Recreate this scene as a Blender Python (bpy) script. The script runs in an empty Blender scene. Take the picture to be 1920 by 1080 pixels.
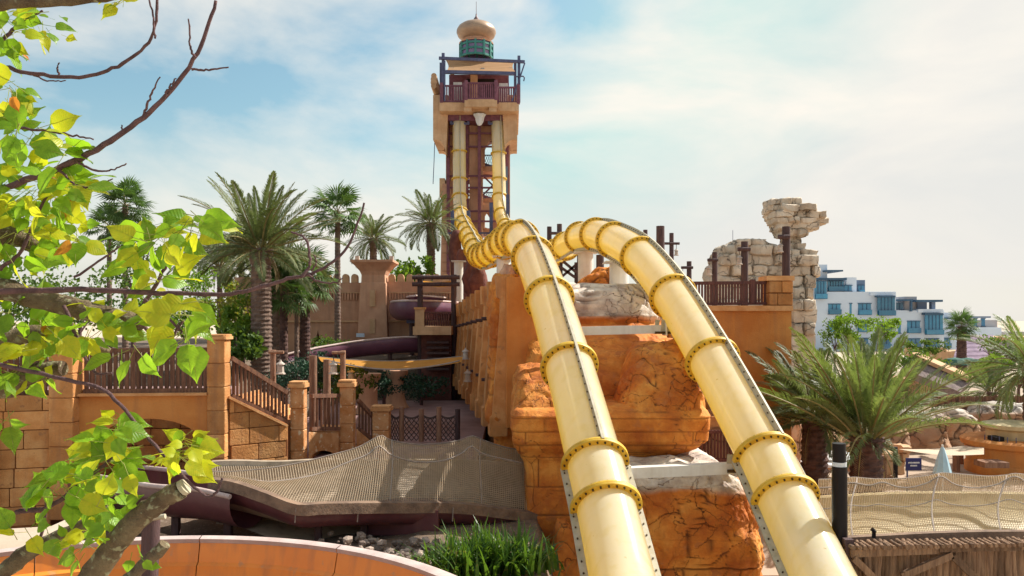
import bpy, bmesh, math, random
from mathutils import Vector, Matrix, noise
R = math.radians
rnd = random.Random(11)
scene = bpy.context.scene
COL = scene.collection

# ------------------------------------------------------------------ camera
HC, F, HY = 5.8, 1500.0, 600.0      # eye height, focal length and horizon line in photograph pixels
cam_d = bpy.data.cameras.new('camera')
cam_d.sensor_width = 36.0
cam_d.lens = 36.0 * F / 1920.0
cam_d.shift_y = (HY - 540.0) / 1920.0
cam_d.clip_start = 0.1
cam_d.clip_end = 6000
cam = bpy.data.objects.new('camera', cam_d)
COL.objects.link(cam)
cam.location = (0, 0, HC)
cam.rotation_euler = (R(90), 0, 0)
scene.camera = cam

# ------------------------------------------------------------------ sky, sun, exposure
SUN_AZ, SUN_EL = R(63), R(44)
world = bpy.data.worlds.new('World')
scene.world = world
world.use_nodes = True
wn, wl = world.node_tree.nodes, world.node_tree.links
wn.clear()
w_out = wn.new('ShaderNodeOutputWorld')
w_bg = wn.new('ShaderNodeBackground')
w_bg.inputs['Strength'].default_value = 0.094
sky = wn.new('ShaderNodeTexSky')
sky.sky_type = 'NISHITA'
sky.sun_disc = False
sky.sun_elevation = SUN_EL
sky.sun_rotation = SUN_AZ
sky.altitude = 0
sky.air_density = 1.0
sky.dust_density = 2.4
sky.ozone_density = 1.0
w_tc = wn.new('ShaderNodeTexCoord')
w_map = wn.new('ShaderNodeMapping')
w_map.inputs['Scale'].default_value = (1.0, 1.0, 2.6)
w_map.inputs['Rotation'].default_value = (0.0, R(-14), 0.0)
wl.new(w_tc.outputs['Generated'], w_map.inputs['Vector'])
w_n1 = wn.new('ShaderNodeTexNoise')
w_n1.inputs['Scale'].default_value = 2.5
w_n1.inputs['Detail'].default_value = 9
w_n1.inputs['Roughness'].default_value = 0.54
w_n1.inputs['Distortion'].default_value = 0.35
wl.new(w_map.outputs[0], w_n1.inputs['Vector'])
w_rp = wn.new('ShaderNodeValToRGB')
w_rp.color_ramp.elements[0].position = 0.42
w_rp.color_ramp.elements[0].color = (0.0, 0.0, 0.0, 1)
w_rp.color_ramp.elements[1].position = 0.66
w_rp.color_ramp.elements[1].color = (0.95, 0.95, 0.95, 1)
wl.new(w_n1.outputs['Fac'], w_rp.inputs['Fac'])
w_mix = wn.new('ShaderNodeMix')
w_mix.data_type = 'RGBA'
wl.new(w_rp.outputs['Color'], w_mix.inputs['Factor'])
w_tint = wn.new('ShaderNodeMix')
w_tint.data_type = 'RGBA'
w_tint.blend_type = 'MULTIPLY'
w_tint.inputs['Factor'].default_value = 1.0
w_tint.inputs[7].default_value = (0.80, 0.98, 0.86, 1)     # dusty coastal air: greener blue
wl.new(sky.outputs['Color'], w_tint.inputs[6])
w_cap = wn.new('ShaderNodeMix')
w_cap.data_type = 'RGBA'
w_cap.blend_type = 'DARKEN'
w_cap.inputs['Factor'].default_value = 1.0
w_cap.inputs[7].default_value = (4.2, 4.25, 4.15, 1)         # clamps the sky colour so glare near the sun does not blow out
wl.new(w_tint.outputs[2], w_cap.inputs[6])
wl.new(w_cap.outputs[2], w_mix.inputs[6])
w_mix.inputs[7].default_value = (5.35, 5.05, 4.55, 1)      # sunlit thin cloud
w_sep = wn.new('ShaderNodeSeparateXYZ')
wl.new(w_tc.outputs['Generated'], w_sep.inputs[0])
w_hz = wn.new('ShaderNodeMapRange')
w_hz.interpolation_type = 'SMOOTHSTEP'
w_hz.inputs['From Min'].default_value = 0.26
w_hz.inputs['From Max'].default_value = -0.02
w_hz.inputs['To Min'].default_value = 0.0
w_hz.inputs['To Max'].default_value = 0.85
wl.new(w_sep.outputs['Z'], w_hz.inputs['Value'])
w_hm = wn.new('ShaderNodeMix')
w_hm.data_type = 'RGBA'
wl.new(w_hz.outputs[0], w_hm.inputs['Factor'])
wl.new(w_mix.outputs[2], w_hm.inputs[6])
w_hm.inputs[7].default_value = (4.6, 4.42, 4.1, 1)      # bright coastal haze low in the sky
wl.new(w_hm.outputs[2], w_bg.inputs['Color'])
wl.new(w_bg.outputs[0], w_out.inputs['Surface'])

sun_dir = Vector((math.sin(SUN_AZ) * math.cos(SUN_EL), math.cos(SUN_AZ) * math.cos(SUN_EL), math.sin(SUN_EL)))
sun_d = bpy.data.lights.new('sun', 'SUN')
sun_d.energy = 3.9
sun_d.angle = R(0.6)
sun_d.color = (1.0, 0.95, 0.86)
sun = bpy.data.objects.new('sun', sun_d)
COL.objects.link(sun)
sun.location = (20, 20, 60)
sun.rotation_euler = sun_dir.to_track_quat('Z', 'Y').to_euler()

vs = scene.view_settings
vs.view_transform = 'Standard'
vs.look = 'None'
vs.exposure = 1.02
vs.gamma = 1.0
vs.use_curve_mapping = False
scene.cycles.max_bounces = 8
scene.cycles.diffuse_bounces = 4
scene.cycles.transparent_max_bounces = 12

# ------------------------------------------------------------------ helpers
def P(px, py, d):
    """world point at distance d (along the view) that stands at photograph position px, py"""
    return Vector(((px - 960.0) * d / F, d, HC + (HY - py) * d / F))

ORG = {}
def org(o):
    return ORG.get(o.name, Vector((0, 0, 0))) if o is not None else Vector((0, 0, 0))

def thing(name, label, cat, loc=(0, 0, 0), group=None):
    o = bpy.data.objects.new(name, None)
    COL.objects.link(o)
    o.location = loc
    o.empty_display_size = 0.2
    ORG[o.name] = Vector(loc)
    o['label'] = label
    o['category'] = cat
    if group: o['group'] = group
    return o

def tag(o, label, cat, group=None):
    o['label'] = label
    o['category'] = cat
    if group: o['group'] = group
    return o

def link(name, me, parent=None, mat_local=None):
    o = bpy.data.objects.new(name, me)
    COL.objects.link(o)
    if parent is not None:
        o.parent = parent
        ORG[o.name] = org(parent)
    if mat_local is not None:
        o.matrix_local = mat_local
    return o

def place(name, me, parent, M):
    """instance of a shared mesh at world matrix M under an unrotated parent"""
    return link(name, me, parent, Matrix.Translation(-org(parent)) @ M)

class MB:
    def __init__(self):
        self.v, self.f = [], []
    def add(self, vs_, fs_):
        b = len(self.v)
        self.v += [Vector(q) for q in vs_]
        self.f += [tuple(b + i for i in q) for q in fs_]
        return self
    def box(self, lo, hi):
        x0, y0, z0 = lo; x1, y1, z1 = hi
        return self.add([(x0,y0,z0),(x1,y0,z0),(x1,y1,z0),(x0,y1,z0),(x0,y0,z1),(x1,y0,z1),(x1,y1,z1),(x0,y1,z1)],
                        [(3,2,1,0),(4,5,6,7),(0,1,5,4),(1,2,6,5),(2,3,7,6),(3,0,4,7)])
    def hexa(self, p):
        """eight corners: bottom loop then top loop"""
        return self.add(p, [(3,2,1,0),(4,5,6,7),(0,1,5,4),(1,2,6,5),(2,3,7,6),(3,0,4,7)])
    def beam(self, a, b, w, h, up=(0,0,1)):
        a, b = Vector(a), Vector(b)
        t = (b - a).normalized()
        u = Vector(up)
        s = t.cross(u)
        if s.length < 1e-4: s = t.cross(Vector((0, 1, 0)))
        s.normalize(); n = s.cross(t).normalized()
        s = s * (w / 2); n = n * (h / 2)
        return self.add([a-s-n,a+s-n,a+s+n,a-s+n,b-s-n,b+s-n,b+s+n,b-s+n],
                        [(3,2,1,0),(4,5,6,7),(0,1,5,4),(1,2,6,5),(2,3,7,6),(3,0,4,7)])
    def tube(self, pts, rad, seg=8, cap=True):
        pts = [Vector(p) for p in pts]
        n = len(pts)
        if not hasattr(rad, '__len__'): rad = [rad] * n
        ref = Vector((0.13, 0.21, 0.97))
        base = len(self.v)
        for i, p in enumerate(pts):
            t = (pts[min(i+1, n-1)] - pts[max(i-1, 0)]).normalized()
            s = t.cross(ref)
            if s.length < 0.05: s = t.cross(Vector((1, 0, 0)))
            s.normalize(); u = s.cross(t)
            for k in range(seg):
                a = 2 * math.pi * k / seg
                self.v.append(p + (s * math.cos(a) + u * math.sin(a)) * rad[i])
        for i in range(n - 1):
            for k in range(seg):
                k2 = (k + 1) % seg
                self.f.append((base+i*seg+k, base+i*seg+k2, base+(i+1)*seg+k2, base+(i+1)*seg+k))
        if cap:
            self.f.append(tuple(base + k for k in reversed(range(seg))))
            self.f.append(tuple(base + (n-1)*seg + k for k in range(seg)))
        return self
    def lathe(self, c, prof, seg=20, axis=None, a0=0.0, a1=2*math.pi):
        """prof: (radius, height) list revolved about the vertical through c"""
        c = Vector(c); base = len(self.v); m = len(prof)
        full = abs(a1 - a0 - 2*math.pi) < 1e-6
        cols = seg if full else seg + 1
        for k in range(cols):
            a = a0 + (a1 - a0) * k / seg
            for r, z in prof:
                self.v.append(c + Vector((r*math.cos(a), r*math.sin(a), z)))
        for k in range(seg):
            k2 = (k + 1) % cols
            for i in range(m - 1):
                self.f.append((base+k*m+i, base+k2*m+i, base+k2*m+i+1, base+k*m+i+1))
        return self
    def prism(self, poly, depth_vec):
        """extrude a planar polygon"""
        b = len(self.v); n = len(poly); dv = Vector(depth_vec)
        self.v += [Vector(p) for p in poly] + [Vector(p) + dv for p in poly]
        self.f.append(tuple(b + i for i in range(n)))
        self.f.append(tuple(b + n + i for i in reversed(range(n))))
        for i in range(n):
            j = (i + 1) % n
            self.f.append((b+j, b+i, b+n+i, b+n+j))
        return self
    def grid(self, rows):
        b = len(self.v); m = len(rows[0])
        for r in rows: self.v += [Vector(p) for p in r]
        for i in range(len(rows) - 1):
            for j in range(m - 1):
                self.f.append((b+i*m+j, b+i*m+j+1, b+(i+1)*m+j+1, b+(i+1)*m+j))
        return self
    def mesh(self, name, mat, smooth=None, origin=(0,0,0), fix=True):
        o = Vector(origin)
        me = bpy.data.meshes.new(name)
        me.from_pydata([tuple(p - o) for p in self.v], [], self.f)
        if fix:
            bm = bmesh.new(); bm.from_mesh(me)
            bmesh.ops.recalc_face_normals(bm, faces=bm.faces)
            bm.to_mesh(me); bm.free()
        if smooth:
            me.polygons.foreach_set('use_smooth', [True] * len(me.polygons))
            if smooth < 180: me.set_sharp_from_angle(angle=R(smooth))
        if mat: me.materials.append(mat)
        me.update()
        return me
    def build(self, name, mat, parent=None, smooth=None, fix=True):
        me = self.mesh(name, mat, smooth, org(parent), fix)
        return link(name, me, parent)

def solo(mb, name, mat, label, cat, group=None, smooth=None, fix=True):
    """a thing that is one mesh, with its origin at its base"""
    zs = min(p.z for p in mb.v)
    c = Vector((sum(p.x for p in mb.v)/len(mb.v), sum(p.y for p in mb.v)/len(mb.v), zs))
    o = link(name, mb.mesh(name, mat, smooth, c, fix))
    o.location = c
    ORG[o.name] = c
    return tag(o, label, cat, group)

def struct(mb, name, mat, smooth=None, kind='structure', fix=True):
    o = mb.build(name, mat, None, smooth, fix)
    o['kind'] = kind
    return o

def catmull(pts, n):
    """n samples per span through pts"""
    pts = [Vector(p) for p in pts]
    q = [pts[0]*2 - pts[1]] + pts + [pts[-1]*2 - pts[-2]]
    out = []
    for i in range(1, len(q) - 2):
        p0, p1, p2, p3 = q[i-1], q[i], q[i+1], q[i+2]
        for k in range(n):
            t = k / n
            out.append(0.5*((2*p1) + (p2-p0)*t + (2*p0-5*p1+4*p2-p3)*t*t + (3*p1-p0-3*p2+p3)*t**3))
    out.append(pts[-1])
    return out

def lerp(a, b, t): return a + (b - a) * t
def interp(tab, x):
    """piecewise linear table [(x, y...)]"""
    if x <= tab[0][0]: return tab[0][1]
    for (x0, y0), (x1, y1) in zip(tab, tab[1:]):
        if x <= x1: return y0 + (y1 - y0) * (x - x0) / (x1 - x0)
    return tab[-1][1]

# ------------------------------------------------------------------ materials
def mat(name, c1, c2=None, rough=0.8, scale=2.0, bump=0.15, bscale=18.0, rand=0.12, spec=0.3,
        metallic=0.0, coat=0.0, transl=0.0, tcol=None, speck=None, stretch=None, attr=None, c3=None, streak=None,
        objspace=False, tmix=0.6):
    m = bpy.data.materials.new(name)
    m.use_nodes = True
    n, l = m.node_tree.nodes, m.node_tree.links
    n.clear()
    out = n.new('ShaderNodeOutputMaterial')
    pr = n.new('ShaderNodeBsdfPrincipled')
    geo = n.new('ShaderNodeNewGeometry')
    pos = geo.outputs['Position']
    if objspace:
        tc = n.new('ShaderNodeTexCoord'); pos = tc.outputs['Object']
    if stretch:
        mp = n.new('ShaderNodeMapping'); mp.inputs['Scale'].default_value = stretch
        l.new(pos, mp.inputs['Vector']); pos = mp.outputs[0]
    n1 = n.new('ShaderNodeTexNoise')
    n1.inputs['Scale'].default_value = scale; n1.inputs['Detail'].default_value = 6; n1.inputs['Roughness'].default_value = 0.62
    l.new(pos, n1.inputs['Vector'])
    rp = n.new('ShaderNodeValToRGB')
    c2 = c2 or tuple(x * 0.72 for x in c1)
    rp.color_ramp.elements[0].position = 0.36; rp.color_ramp.elements[0].color = (*c2, 1)
    rp.color_ramp.elements[1].position = 0.64; rp.color_ramp.elements[1].color = (*c1, 1)
    if c3:
        e = rp.color_ramp.elements.new(0.52); e.color = (*c3, 1)
    l.new(n1.outputs['Fac'], rp.inputs['Fac'])
    colr = rp.outputs['Color']
    def mixc(fac, a, b, blend='MIX'):
        x = n.new('ShaderNodeMix'); x.data_type = 'RGBA'; x.blend_type = blend
        if isinstance(fac, float): x.inputs['Factor'].default_value = fac
        else: l.new(fac, x.inputs['Factor'])
        for i, q in ((6, a), (7, b)):
            if isinstance(q, tuple): x.inputs[i].default_value = (*q, 1)
            else: l.new(q, x.inputs[i])
        return x.outputs[2]
    if streak:      # water stains and grime running down the face: (colour, amount)
        mp2 = n.new('ShaderNodeMapping'); mp2.inputs['Scale'].default_value = (3.2, 3.2, 0.28)
        l.new(geo.outputs['Position'], mp2.inputs['Vector'])
        n3 = n.new('ShaderNodeTexNoise'); n3.inputs['Scale'].default_value = 1.6; n3.inputs['Detail'].default_value = 7
        l.new(mp2.outputs[0], n3.inputs['Vector'])
        r3 = n.new('ShaderNodeValToRGB')
        r3.color_ramp.elements[0].position = 0.50; r3.color_ramp.elements[0].color = (0, 0, 0, 1)
        r3.color_ramp.elements[1].position = 0.72; r3.color_ramp.elements[1].color = (streak[1],)*3 + (1,)
        l.new(n3.outputs['Fac'], r3.inputs['Fac'])
        colr = mixc(r3.outputs['Color'], colr, streak[0])
    if speck:       # (colour, scale, threshold)
        n2 = n.new('ShaderNodeTexNoise'); n2.inputs['Scale'].default_value = speck[1]; n2.inputs['Detail'].default_value = 4
        l.new(pos, n2.inputs['Vector'])
        r2 = n.new('ShaderNodeValToRGB')
        r2.color_ramp.elements[0].position = speck[2]; r2.color_ramp.elements[0].color = (0, 0, 0, 1)
        r2.color_ramp.elements[1].position = min(1.0, speck[2] + 0.07); r2.color_ramp.elements[1].color = (1, 1, 1, 1)
        l.new(n2.outputs['Fac'], r2.inputs['Fac'])
        colr = mixc(r2.outputs['Color'], colr, speck[0])
    if attr:        # list of (attribute name, colour): weathering and crack dirt stored on the mesh
        for an, ac in attr:
            at = n.new('ShaderNodeAttribute'); at.attribute_name = an
            if len(ac) == 2:     # two-tone
                r4 = n.new('ShaderNodeValToRGB')
                r4.color_ramp.elements[0].position = 0.4; r4.color_ramp.elements[0].color = (*ac[0], 1)
                r4.color_ramp.elements[1].position = 0.62; r4.color_ramp.elements[1].color = (*ac[1], 1)
                l.new(n1.outputs['Fac'], r4.inputs['Fac'])
                colr = mixc(at.outputs['Fac'], colr, r4.outputs['Color'])
            else:
                colr = mixc(at.outputs['Fac'], colr, ac)
    if rand:
        oi = n.new('ShaderNodeObjectInfo')
        mr = n.new('ShaderNodeMapRange')
        mr.inputs['To Min'].default_value = 1 - rand; mr.inputs['To Max'].default_value = 1 + rand
        l.new(oi.outputs['Random'], mr.inputs['Value'])
        hs = n.new('ShaderNodeHueSaturation')
        l.new(mr.outputs[0], hs.inputs['Value']); l.new(colr, hs.inputs['Color'])
        colr = hs.outputs['Color']
    l.new(colr, pr.inputs['Base Color'])
    pr.inputs['Roughness'].default_value = rough
    pr.inputs['Specular IOR Level'].default_value = spec
    pr.inputs['Metallic'].default_value = metallic
    pr.inputs['Coat Weight'].default_value = coat
    pr.inputs['Coat Roughness'].default_value = 0.12
    if bump:
        nb = n.new('ShaderNodeTexNoise'); nb.inputs['Scale'].default_value = bscale; nb.inputs['Detail'].default_value = 8
        nb.inputs['Roughness'].default_value = 0.65
        l.new(pos, nb.inputs['Vector'])
        bp = n.new('ShaderNodeBump'); bp.inputs['Strength'].default_value = min(1.0, bump * 2); bp.inputs['Distance'].default_value = 0.03
        l.new(nb.outputs['Fac'], bp.inputs['Height'])
        l.new(bp.outputs[0], pr.inputs['Normal'])
    if transl:
        tr = n.new('ShaderNodeBsdfTranslucent')
        if tcol:
            hm = mixc(tmix, colr, tcol)
            l.new(hm, tr.inputs['Color'])
        else:
            l.new(colr, tr.inputs['Color'])
        ms = n.new('ShaderNodeMixShader'); ms.inputs[0].default_value = transl
        l.new(pr.outputs[0], ms.inputs[1]); l.new(tr.outputs[0], ms.inputs[2])
        l.new(ms.outputs[0], out.inputs['Surface'])
    else:
        l.new(pr.outputs[0], out.inputs['Surface'])
    return m

M = {}
ORC = (0.60, 0.22, 0.055); ORD = (0.42, 0.115, 0.02)
M['rock'] = mat('orange_rock', (0.70, 0.30, 0.06), (0.42, 0.11, 0.018), 0.78, 1.3, 0.5, 11, 0.05, c3=(0.59, 0.20, 0.032),
                speck=((0.46, 0.155, 0.04), 4.0, 0.60),
                streak=((0.30, 0.10, 0.03), 0.45),
                attr=[('pale', ((0.36, 0.29, 0.25), (0.72, 0.65, 0.56))), ('crack', (0.10, 0.035, 0.012))])
M['orange_plaster'] = mat('orange_plaster', (0.62, 0.27, 0.075), (0.50, 0.175, 0.04), 0.85, 0.8, 0.2, 24, 0.06, streak=((0.33, 0.15, 0.07), 0.4))
M['block'] = mat('ochre_stone_block', (0.62, 0.32, 0.125), (0.45, 0.19, 0.06), 0.85, 1.6, 0.4, 16, 0.22, c3=(0.55, 0.25, 0.085), streak=((0.30, 0.15, 0.08), 0.6), speck=((0.40, 0.19, 0.08), 6.0, 0.62))
M['block_sunspeck'] = mat('sun_speckled_stone', (0.66, 0.36, 0.17), (0.48, 0.19, 0.06), 0.85, 2.6, 0.4, 16, 0.1, speck=((0.72, 0.56, 0.38), 9.0, 0.60))  # pale specks paint grazing sun on the rough stone into the colour
M['joint'] = mat('block_joint', (0.26, 0.10, 0.035), None, 0.95, 3, 0.1, 20, 0)
M['cap'] = mat('coping_stone', (0.66, 0.36, 0.16), (0.52, 0.24, 0.09), 0.85, 3, 0.2, 25, 0.06)
M['sand'] = mat('sandstone', (0.62, 0.40, 0.235), (0.48, 0.28, 0.15), 0.88, 1.2, 0.2, 15, 0.08, streak=((0.34, 0.2, 0.12), 0.35))
M['sandpink'] = mat('pink_sandstone', (0.58, 0.33, 0.21), (0.45, 0.23, 0.14), 0.88, 0.7, 0.25, 9, 0.08, streak=((0.32, 0.18, 0.12), 0.4))
M['pale_rock'] = mat('pale_rock', (0.66, 0.56, 0.45), (0.46, 0.36, 0.27), 0.9, 1.1, 0.5, 7, 0.14, c3=(0.58, 0.48, 0.37), streak=((0.33, 0.24, 0.17), 0.5))
M['brown_rock'] = mat('brown_rock', (0.58, 0.37, 0.24), (0.40, 0.21, 0.12), 0.9, 0.8, 0.5, 6, 0.14, attr=[('pale', ((0.5, 0.42, 0.36), (0.7, 0.63, 0.56))), ('crack', (0.1, 0.06, 0.04))])
M['rail'] = mat('dark_red_timber', (0.15, 0.058, 0.048), (0.085, 0.032, 0.03), 0.65, 4, 0.2, 30, 0.2, stretch=(3, 3, 0.5))
M['tower_rail'] = mat('plum_timber', (0.22, 0.085, 0.115), (0.14, 0.05, 0.075), 0.65, 4, 0.1, 30, 0.15)
M['plank'] = mat('weathered_plank', (0.25, 0.125, 0.075), (0.13, 0.062, 0.042), 0.85, 5, 0.4, 30, 0.3, stretch=(4, 4, 0.4))
M['log'] = mat('weathered_log', (0.33, 0.20, 0.12), (0.16, 0.09, 0.055), 0.9, 6, 0.6, 24, 0.32, stretch=(3, 3, 0.35))
M['post'] = mat('timber_post', (0.34, 0.19, 0.12), (0.2, 0.1, 0.065), 0.85, 5, 0.3, 26, 0.15, stretch=(3, 3, 0.5))
M['darkpost'] = mat('dark_timber_post', (0.11, 0.065, 0.062), (0.065, 0.038, 0.04), 0.8, 5, 0.3, 26, 0.15, stretch=(3, 3, 0.5))
M['bluepost'] = mat('blue_grey_steel', (0.10, 0.11, 0.20), (0.07, 0.075, 0.14), 0.55, 3, 0.05, 30, 0.1)
M['purple'] = mat('purple_fibreglass', (0.17, 0.065, 0.105), (0.11, 0.04, 0.07), 0.42, 1.2, 0.03, 10, 0.08, spec=0.5, coat=0.15)
M['maroon'] = mat('maroon_fibreglass', (0.14, 0.045, 0.052), (0.09, 0.028, 0.034), 0.4, 1.2, 0.03, 10, 0.08, spec=0.5, coat=0.2, streak=((0.2, 0.1, 0.08), 0.3))
M['rim'] = mat('pale_flume_rim', (0.58, 0.46, 0.42), (0.46, 0.34, 0.31), 0.6, 3, 0.1, 20, 0.05)
M['orange_fg'] = mat('orange_fibreglass', (0.88, 0.29, 0.035), (0.78, 0.23, 0.025), 0.36, 0.7, 0.02, 8, 0.04, spec=0.5, coat=0.15, streak=((0.50, 0.17, 0.05), 0.6), speck=((0.62, 0.26, 0.09), 5.0, 0.64))
M['tan_fg'] = mat('tan_fibreglass', (0.62, 0.50, 0.28), (0.5, 0.39, 0.2), 0.5, 1.5, 0.05, 10, 0.06, streak=((0.35, 0.26, 0.14), 0.5))
M['white'] = mat('white_painted_steel', (0.74, 0.72, 0.68), (0.62, 0.59, 0.54), 0.5, 2, 0.05, 20, 0.05, streak=((0.45, 0.38, 0.3), 0.4))
M['net'] = mat('net_cord', (0.66, 0.54, 0.40), (0.56, 0.45, 0.32), 0.9, 3, 0, 20, 0, transl=0.4)
M['rope'] = mat('rope', (0.36, 0.30, 0.26), (0.25, 0.2, 0.17), 0.95, 8, 0.2, 60, 0.1)
M['darkrope'] = mat('dark_rope', (0.10, 0.065, 0.06), None, 0.95, 8, 0.2, 60, 0.1)
M['rubber'] = mat('net_edge_rubber', (0.26, 0.17, 0.115), (0.14, 0.09, 0.065), 0.85, 4, 0.3, 18, 0.1)
M['flange'] = mat('yellow_flange', (0.74, 0.47, 0.045), (0.58, 0.33, 0.02), 0.5, 5, 0.06, 30, 0.05, spec=0.45)
M['bolt'] = mat('rusty_bolt', (0.085, 0.05, 0.02), None, 0.6, 20, 0, 20, 0, metallic=0.3)
M['seam'] = mat('seam_joint', (0.48, 0.43, 0.33), (0.38, 0.33, 0.22), 0.6, 5, 0.05, 20, 0.03)
M['black_post'] = mat('black_steel', (0.010, 0.007, 0.008), (0.006, 0.004, 0.005), 0.42, 3, 0.02, 20, 0, spec=0.2)
M['sail'] = mat('amber_sailcloth', (0.75, 0.36, 0.07), (0.66, 0.29, 0.045), 0.8, 1.2, 0.1, 30, 0.05, transl=0.45)
M['sail_cream'] = mat('cream_sailcloth', (0.72, 0.60, 0.46), (0.64, 0.52, 0.38), 0.85, 1.2, 0.1, 30, 0.05, transl=0.35)
M['canvas'] = mat('white_canvas', (0.78, 0.80, 0.82), (0.68, 0.72, 0.76), 0.85, 2, 0.1, 30, 0.05, transl=0.2)
M['bluecanvas'] = mat('pale_blue_canvas', (0.55, 0.72, 0.80), (0.42, 0.60, 0.70), 0.85, 2, 0.1, 30, 0.05, transl=0.15)
M['ground'] = mat('sandy_ground', (0.56, 0.46, 0.36), (0.46, 0.37, 0.28), 0.95, 0.4, 0.3, 6, 0)
M['soil'] = mat('garden_soil', (0.20, 0.14, 0.10), (0.12, 0.085, 0.06), 0.95, 1.5, 0.6, 10, 0, speck=((0.3, 0.24, 0.19), 14, 0.6))
M['paving'] = mat('mauve_paving', (0.34, 0.21, 0.195), (0.26, 0.155, 0.15), 0.85, 1.5, 0.15, 18, 0.1)
M['lantern'] = mat('whitewashed_lantern', (0.55, 0.47, 0.40), (0.4, 0.32, 0.27), 0.7, 8, 0.1, 30, 0.1)
M['lampglass'] = mat('lantern_glass', (0.42, 0.40, 0.37), None, 0.2, 8, 0, 30, 0, spec=0.6)
M['dome'] = mat('copper_dome', (0.42, 0.28, 0.18), (0.30, 0.20, 0.14), 0.42, 1.2, 0.06, 10, 0, metallic=0.25, spec=0.5)
M['domecap'] = mat('dark_lead', (0.16, 0.10, 0.10), None, 0.5, 2, 0.05, 10, 0, metallic=0.3)
M['teal'] = mat('teal_painted_frame', (0.06, 0.25, 0.21), (0.04, 0.18, 0.16), 0.5, 3, 0.03, 20, 0.1)
M['violetpane'] = mat('violet_glass', (0.20, 0.13, 0.26), (0.15, 0.10, 0.2), 0.12, 2, 0, 20, 0.1, spec=0.7)
M['rust'] = mat('rusty_wrap', (0.20, 0.075, 0.055), (0.11, 0.04, 0.035), 0.9, 3, 0.6, 10, 0.15)
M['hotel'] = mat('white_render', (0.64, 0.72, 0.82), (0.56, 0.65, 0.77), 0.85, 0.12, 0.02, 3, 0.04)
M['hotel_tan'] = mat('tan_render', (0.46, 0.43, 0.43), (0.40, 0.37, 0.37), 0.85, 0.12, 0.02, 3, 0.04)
M['hotel_grey'] = mat('grey_blue_cladding', (0.16, 0.22, 0.33), (0.12, 0.17, 0.26), 0.6, 0.3, 0.02, 3, 0.08)
M['hotel_glass'] = mat('blue_glazing', (0.035, 0.22, 0.36), (0.02, 0.14, 0.26), 0.08, 0.5, 0, 3, 0.35, spec=0.8)
M['hotel_frame'] = mat('blue_frame', (0.06, 0.13, 0.22), None, 0.5, 0.5, 0, 3, 0.1)
M['thatch'] = mat('grey_thatch', (0.30, 0.235, 0.215), (0.19, 0.14, 0.135), 0.95, 3, 0.6, 12, 0.1, stretch=(4, 1, 1))
M['violetroof'] = mat('mauve_shingle', (0.27, 0.20, 0.26), (0.19, 0.135, 0.19), 0.9, 2, 0.3, 8, 0.2)
M['sign_blue'] = mat('navy_sign', (0.015, 0.018, 0.12), None, 0.4, 2, 0, 10, 0)
M['letter'] = mat('white_letter', (0.75, 0.75, 0.78), None, 0.5, 2, 0, 10, 0)
M['green_canvas'] = mat('green_canvas', (0.02, 0.10, 0.075), None, 0.8, 2, 0.1, 20, 0.1)
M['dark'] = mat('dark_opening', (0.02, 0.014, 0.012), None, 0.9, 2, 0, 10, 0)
# foliage
M['date'] = mat('date_palm_leaf', (0.19, 0.21, 0.10), (0.11, 0.13, 0.05), 0.55, 1.5, 0, 10, 0.35, transl=0.3, tcol=(0.16, 0.24, 0.03))
M['date_young'] = mat('green_palm_leaf', (0.20, 0.24, 0.10), (0.11, 0.14, 0.05), 0.5, 1.5, 0, 10, 0.45, transl=0.35, tcol=(0.22, 0.32, 0.03))
M['fan'] = mat('fan_palm_leaf', (0.12, 0.20, 0.06), (0.06, 0.11, 0.03), 0.5, 1.5, 0, 10, 0.4, transl=0.3, tcol=(0.13, 0.26, 0.02))
M['midrib'] = mat('palm_midrib', (0.26, 0.22, 0.08), (0.2, 0.15, 0.06), 0.6, 4, 0, 10, 0.1)
M['trunk'] = mat('palm_trunk', (0.24, 0.165, 0.13), (0.12, 0.075, 0.06), 0.95, 3, 0.6, 16, 0.1)
M['trunk_red'] = mat('shaggy_palm_trunk', (0.15, 0.085, 0.07), (0.075, 0.042, 0.038), 0.95, 4, 0.7, 18, 0.1)
M['leaf'] = mat('broad_leaf', (0.20, 0.36, 0.02), (0.10, 0.24, 0.012), 0.4, 6, 0.05, 14, 0.5, spec=0.45, transl=0.55, tcol=(0.42, 0.68, 0.02), objspace=True)
M['leaf_yellow'] = mat('yellow_leaf', (0.50, 0.50, 0.02), (0.34, 0.44, 0.015), 0.4, 6, 0.05, 14, 0.2, spec=0.4, transl=0.55, tcol=(0.70, 0.70, 0.02), objspace=True)
M['leaf_orange'] = mat('withered_leaf', (0.50, 0.22, 0.02), (0.35, 0.10, 0.015), 0.5, 6, 0.05, 14, 0.2, spec=0.3, transl=0.5, tcol=(0.7, 0.3, 0.03), objspace=True)
M['twig'] = mat('purple_brown_twig', (0.16, 0.085, 0.085), (0.085, 0.045, 0.05), 0.75, 30, 0.3, 90, 0.1)
M['bark'] = mat('lichened_bark', (0.27, 0.205, 0.115), (0.13, 0.085, 0.05), 0.85, 14, 0.5, 60, 0.1, speck=((0.38, 0.36, 0.22), 30, 0.58))
M['shrub'] = mat('shrub_leaf', (0.09, 0.16, 0.03), (0.04, 0.085, 0.015), 0.55, 2, 0, 10, 0.1, transl=0.35, tcol=(0.2, 0.3, 0.02))
M['shrub_dark'] = mat('dark_hedge_leaf', (0.035, 0.09, 0.045), (0.018, 0.05, 0.028), 0.55, 2, 0, 10, 0.1, transl=0.2)
M['shrub_gold'] = mat('golden_shrub_leaf', (0.24, 0.23, 0.03), (0.12, 0.16, 0.02), 0.55, 0.9, 0, 10, 0.1, transl=0.4, tcol=(0.4, 0.36, 0.03))
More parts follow.
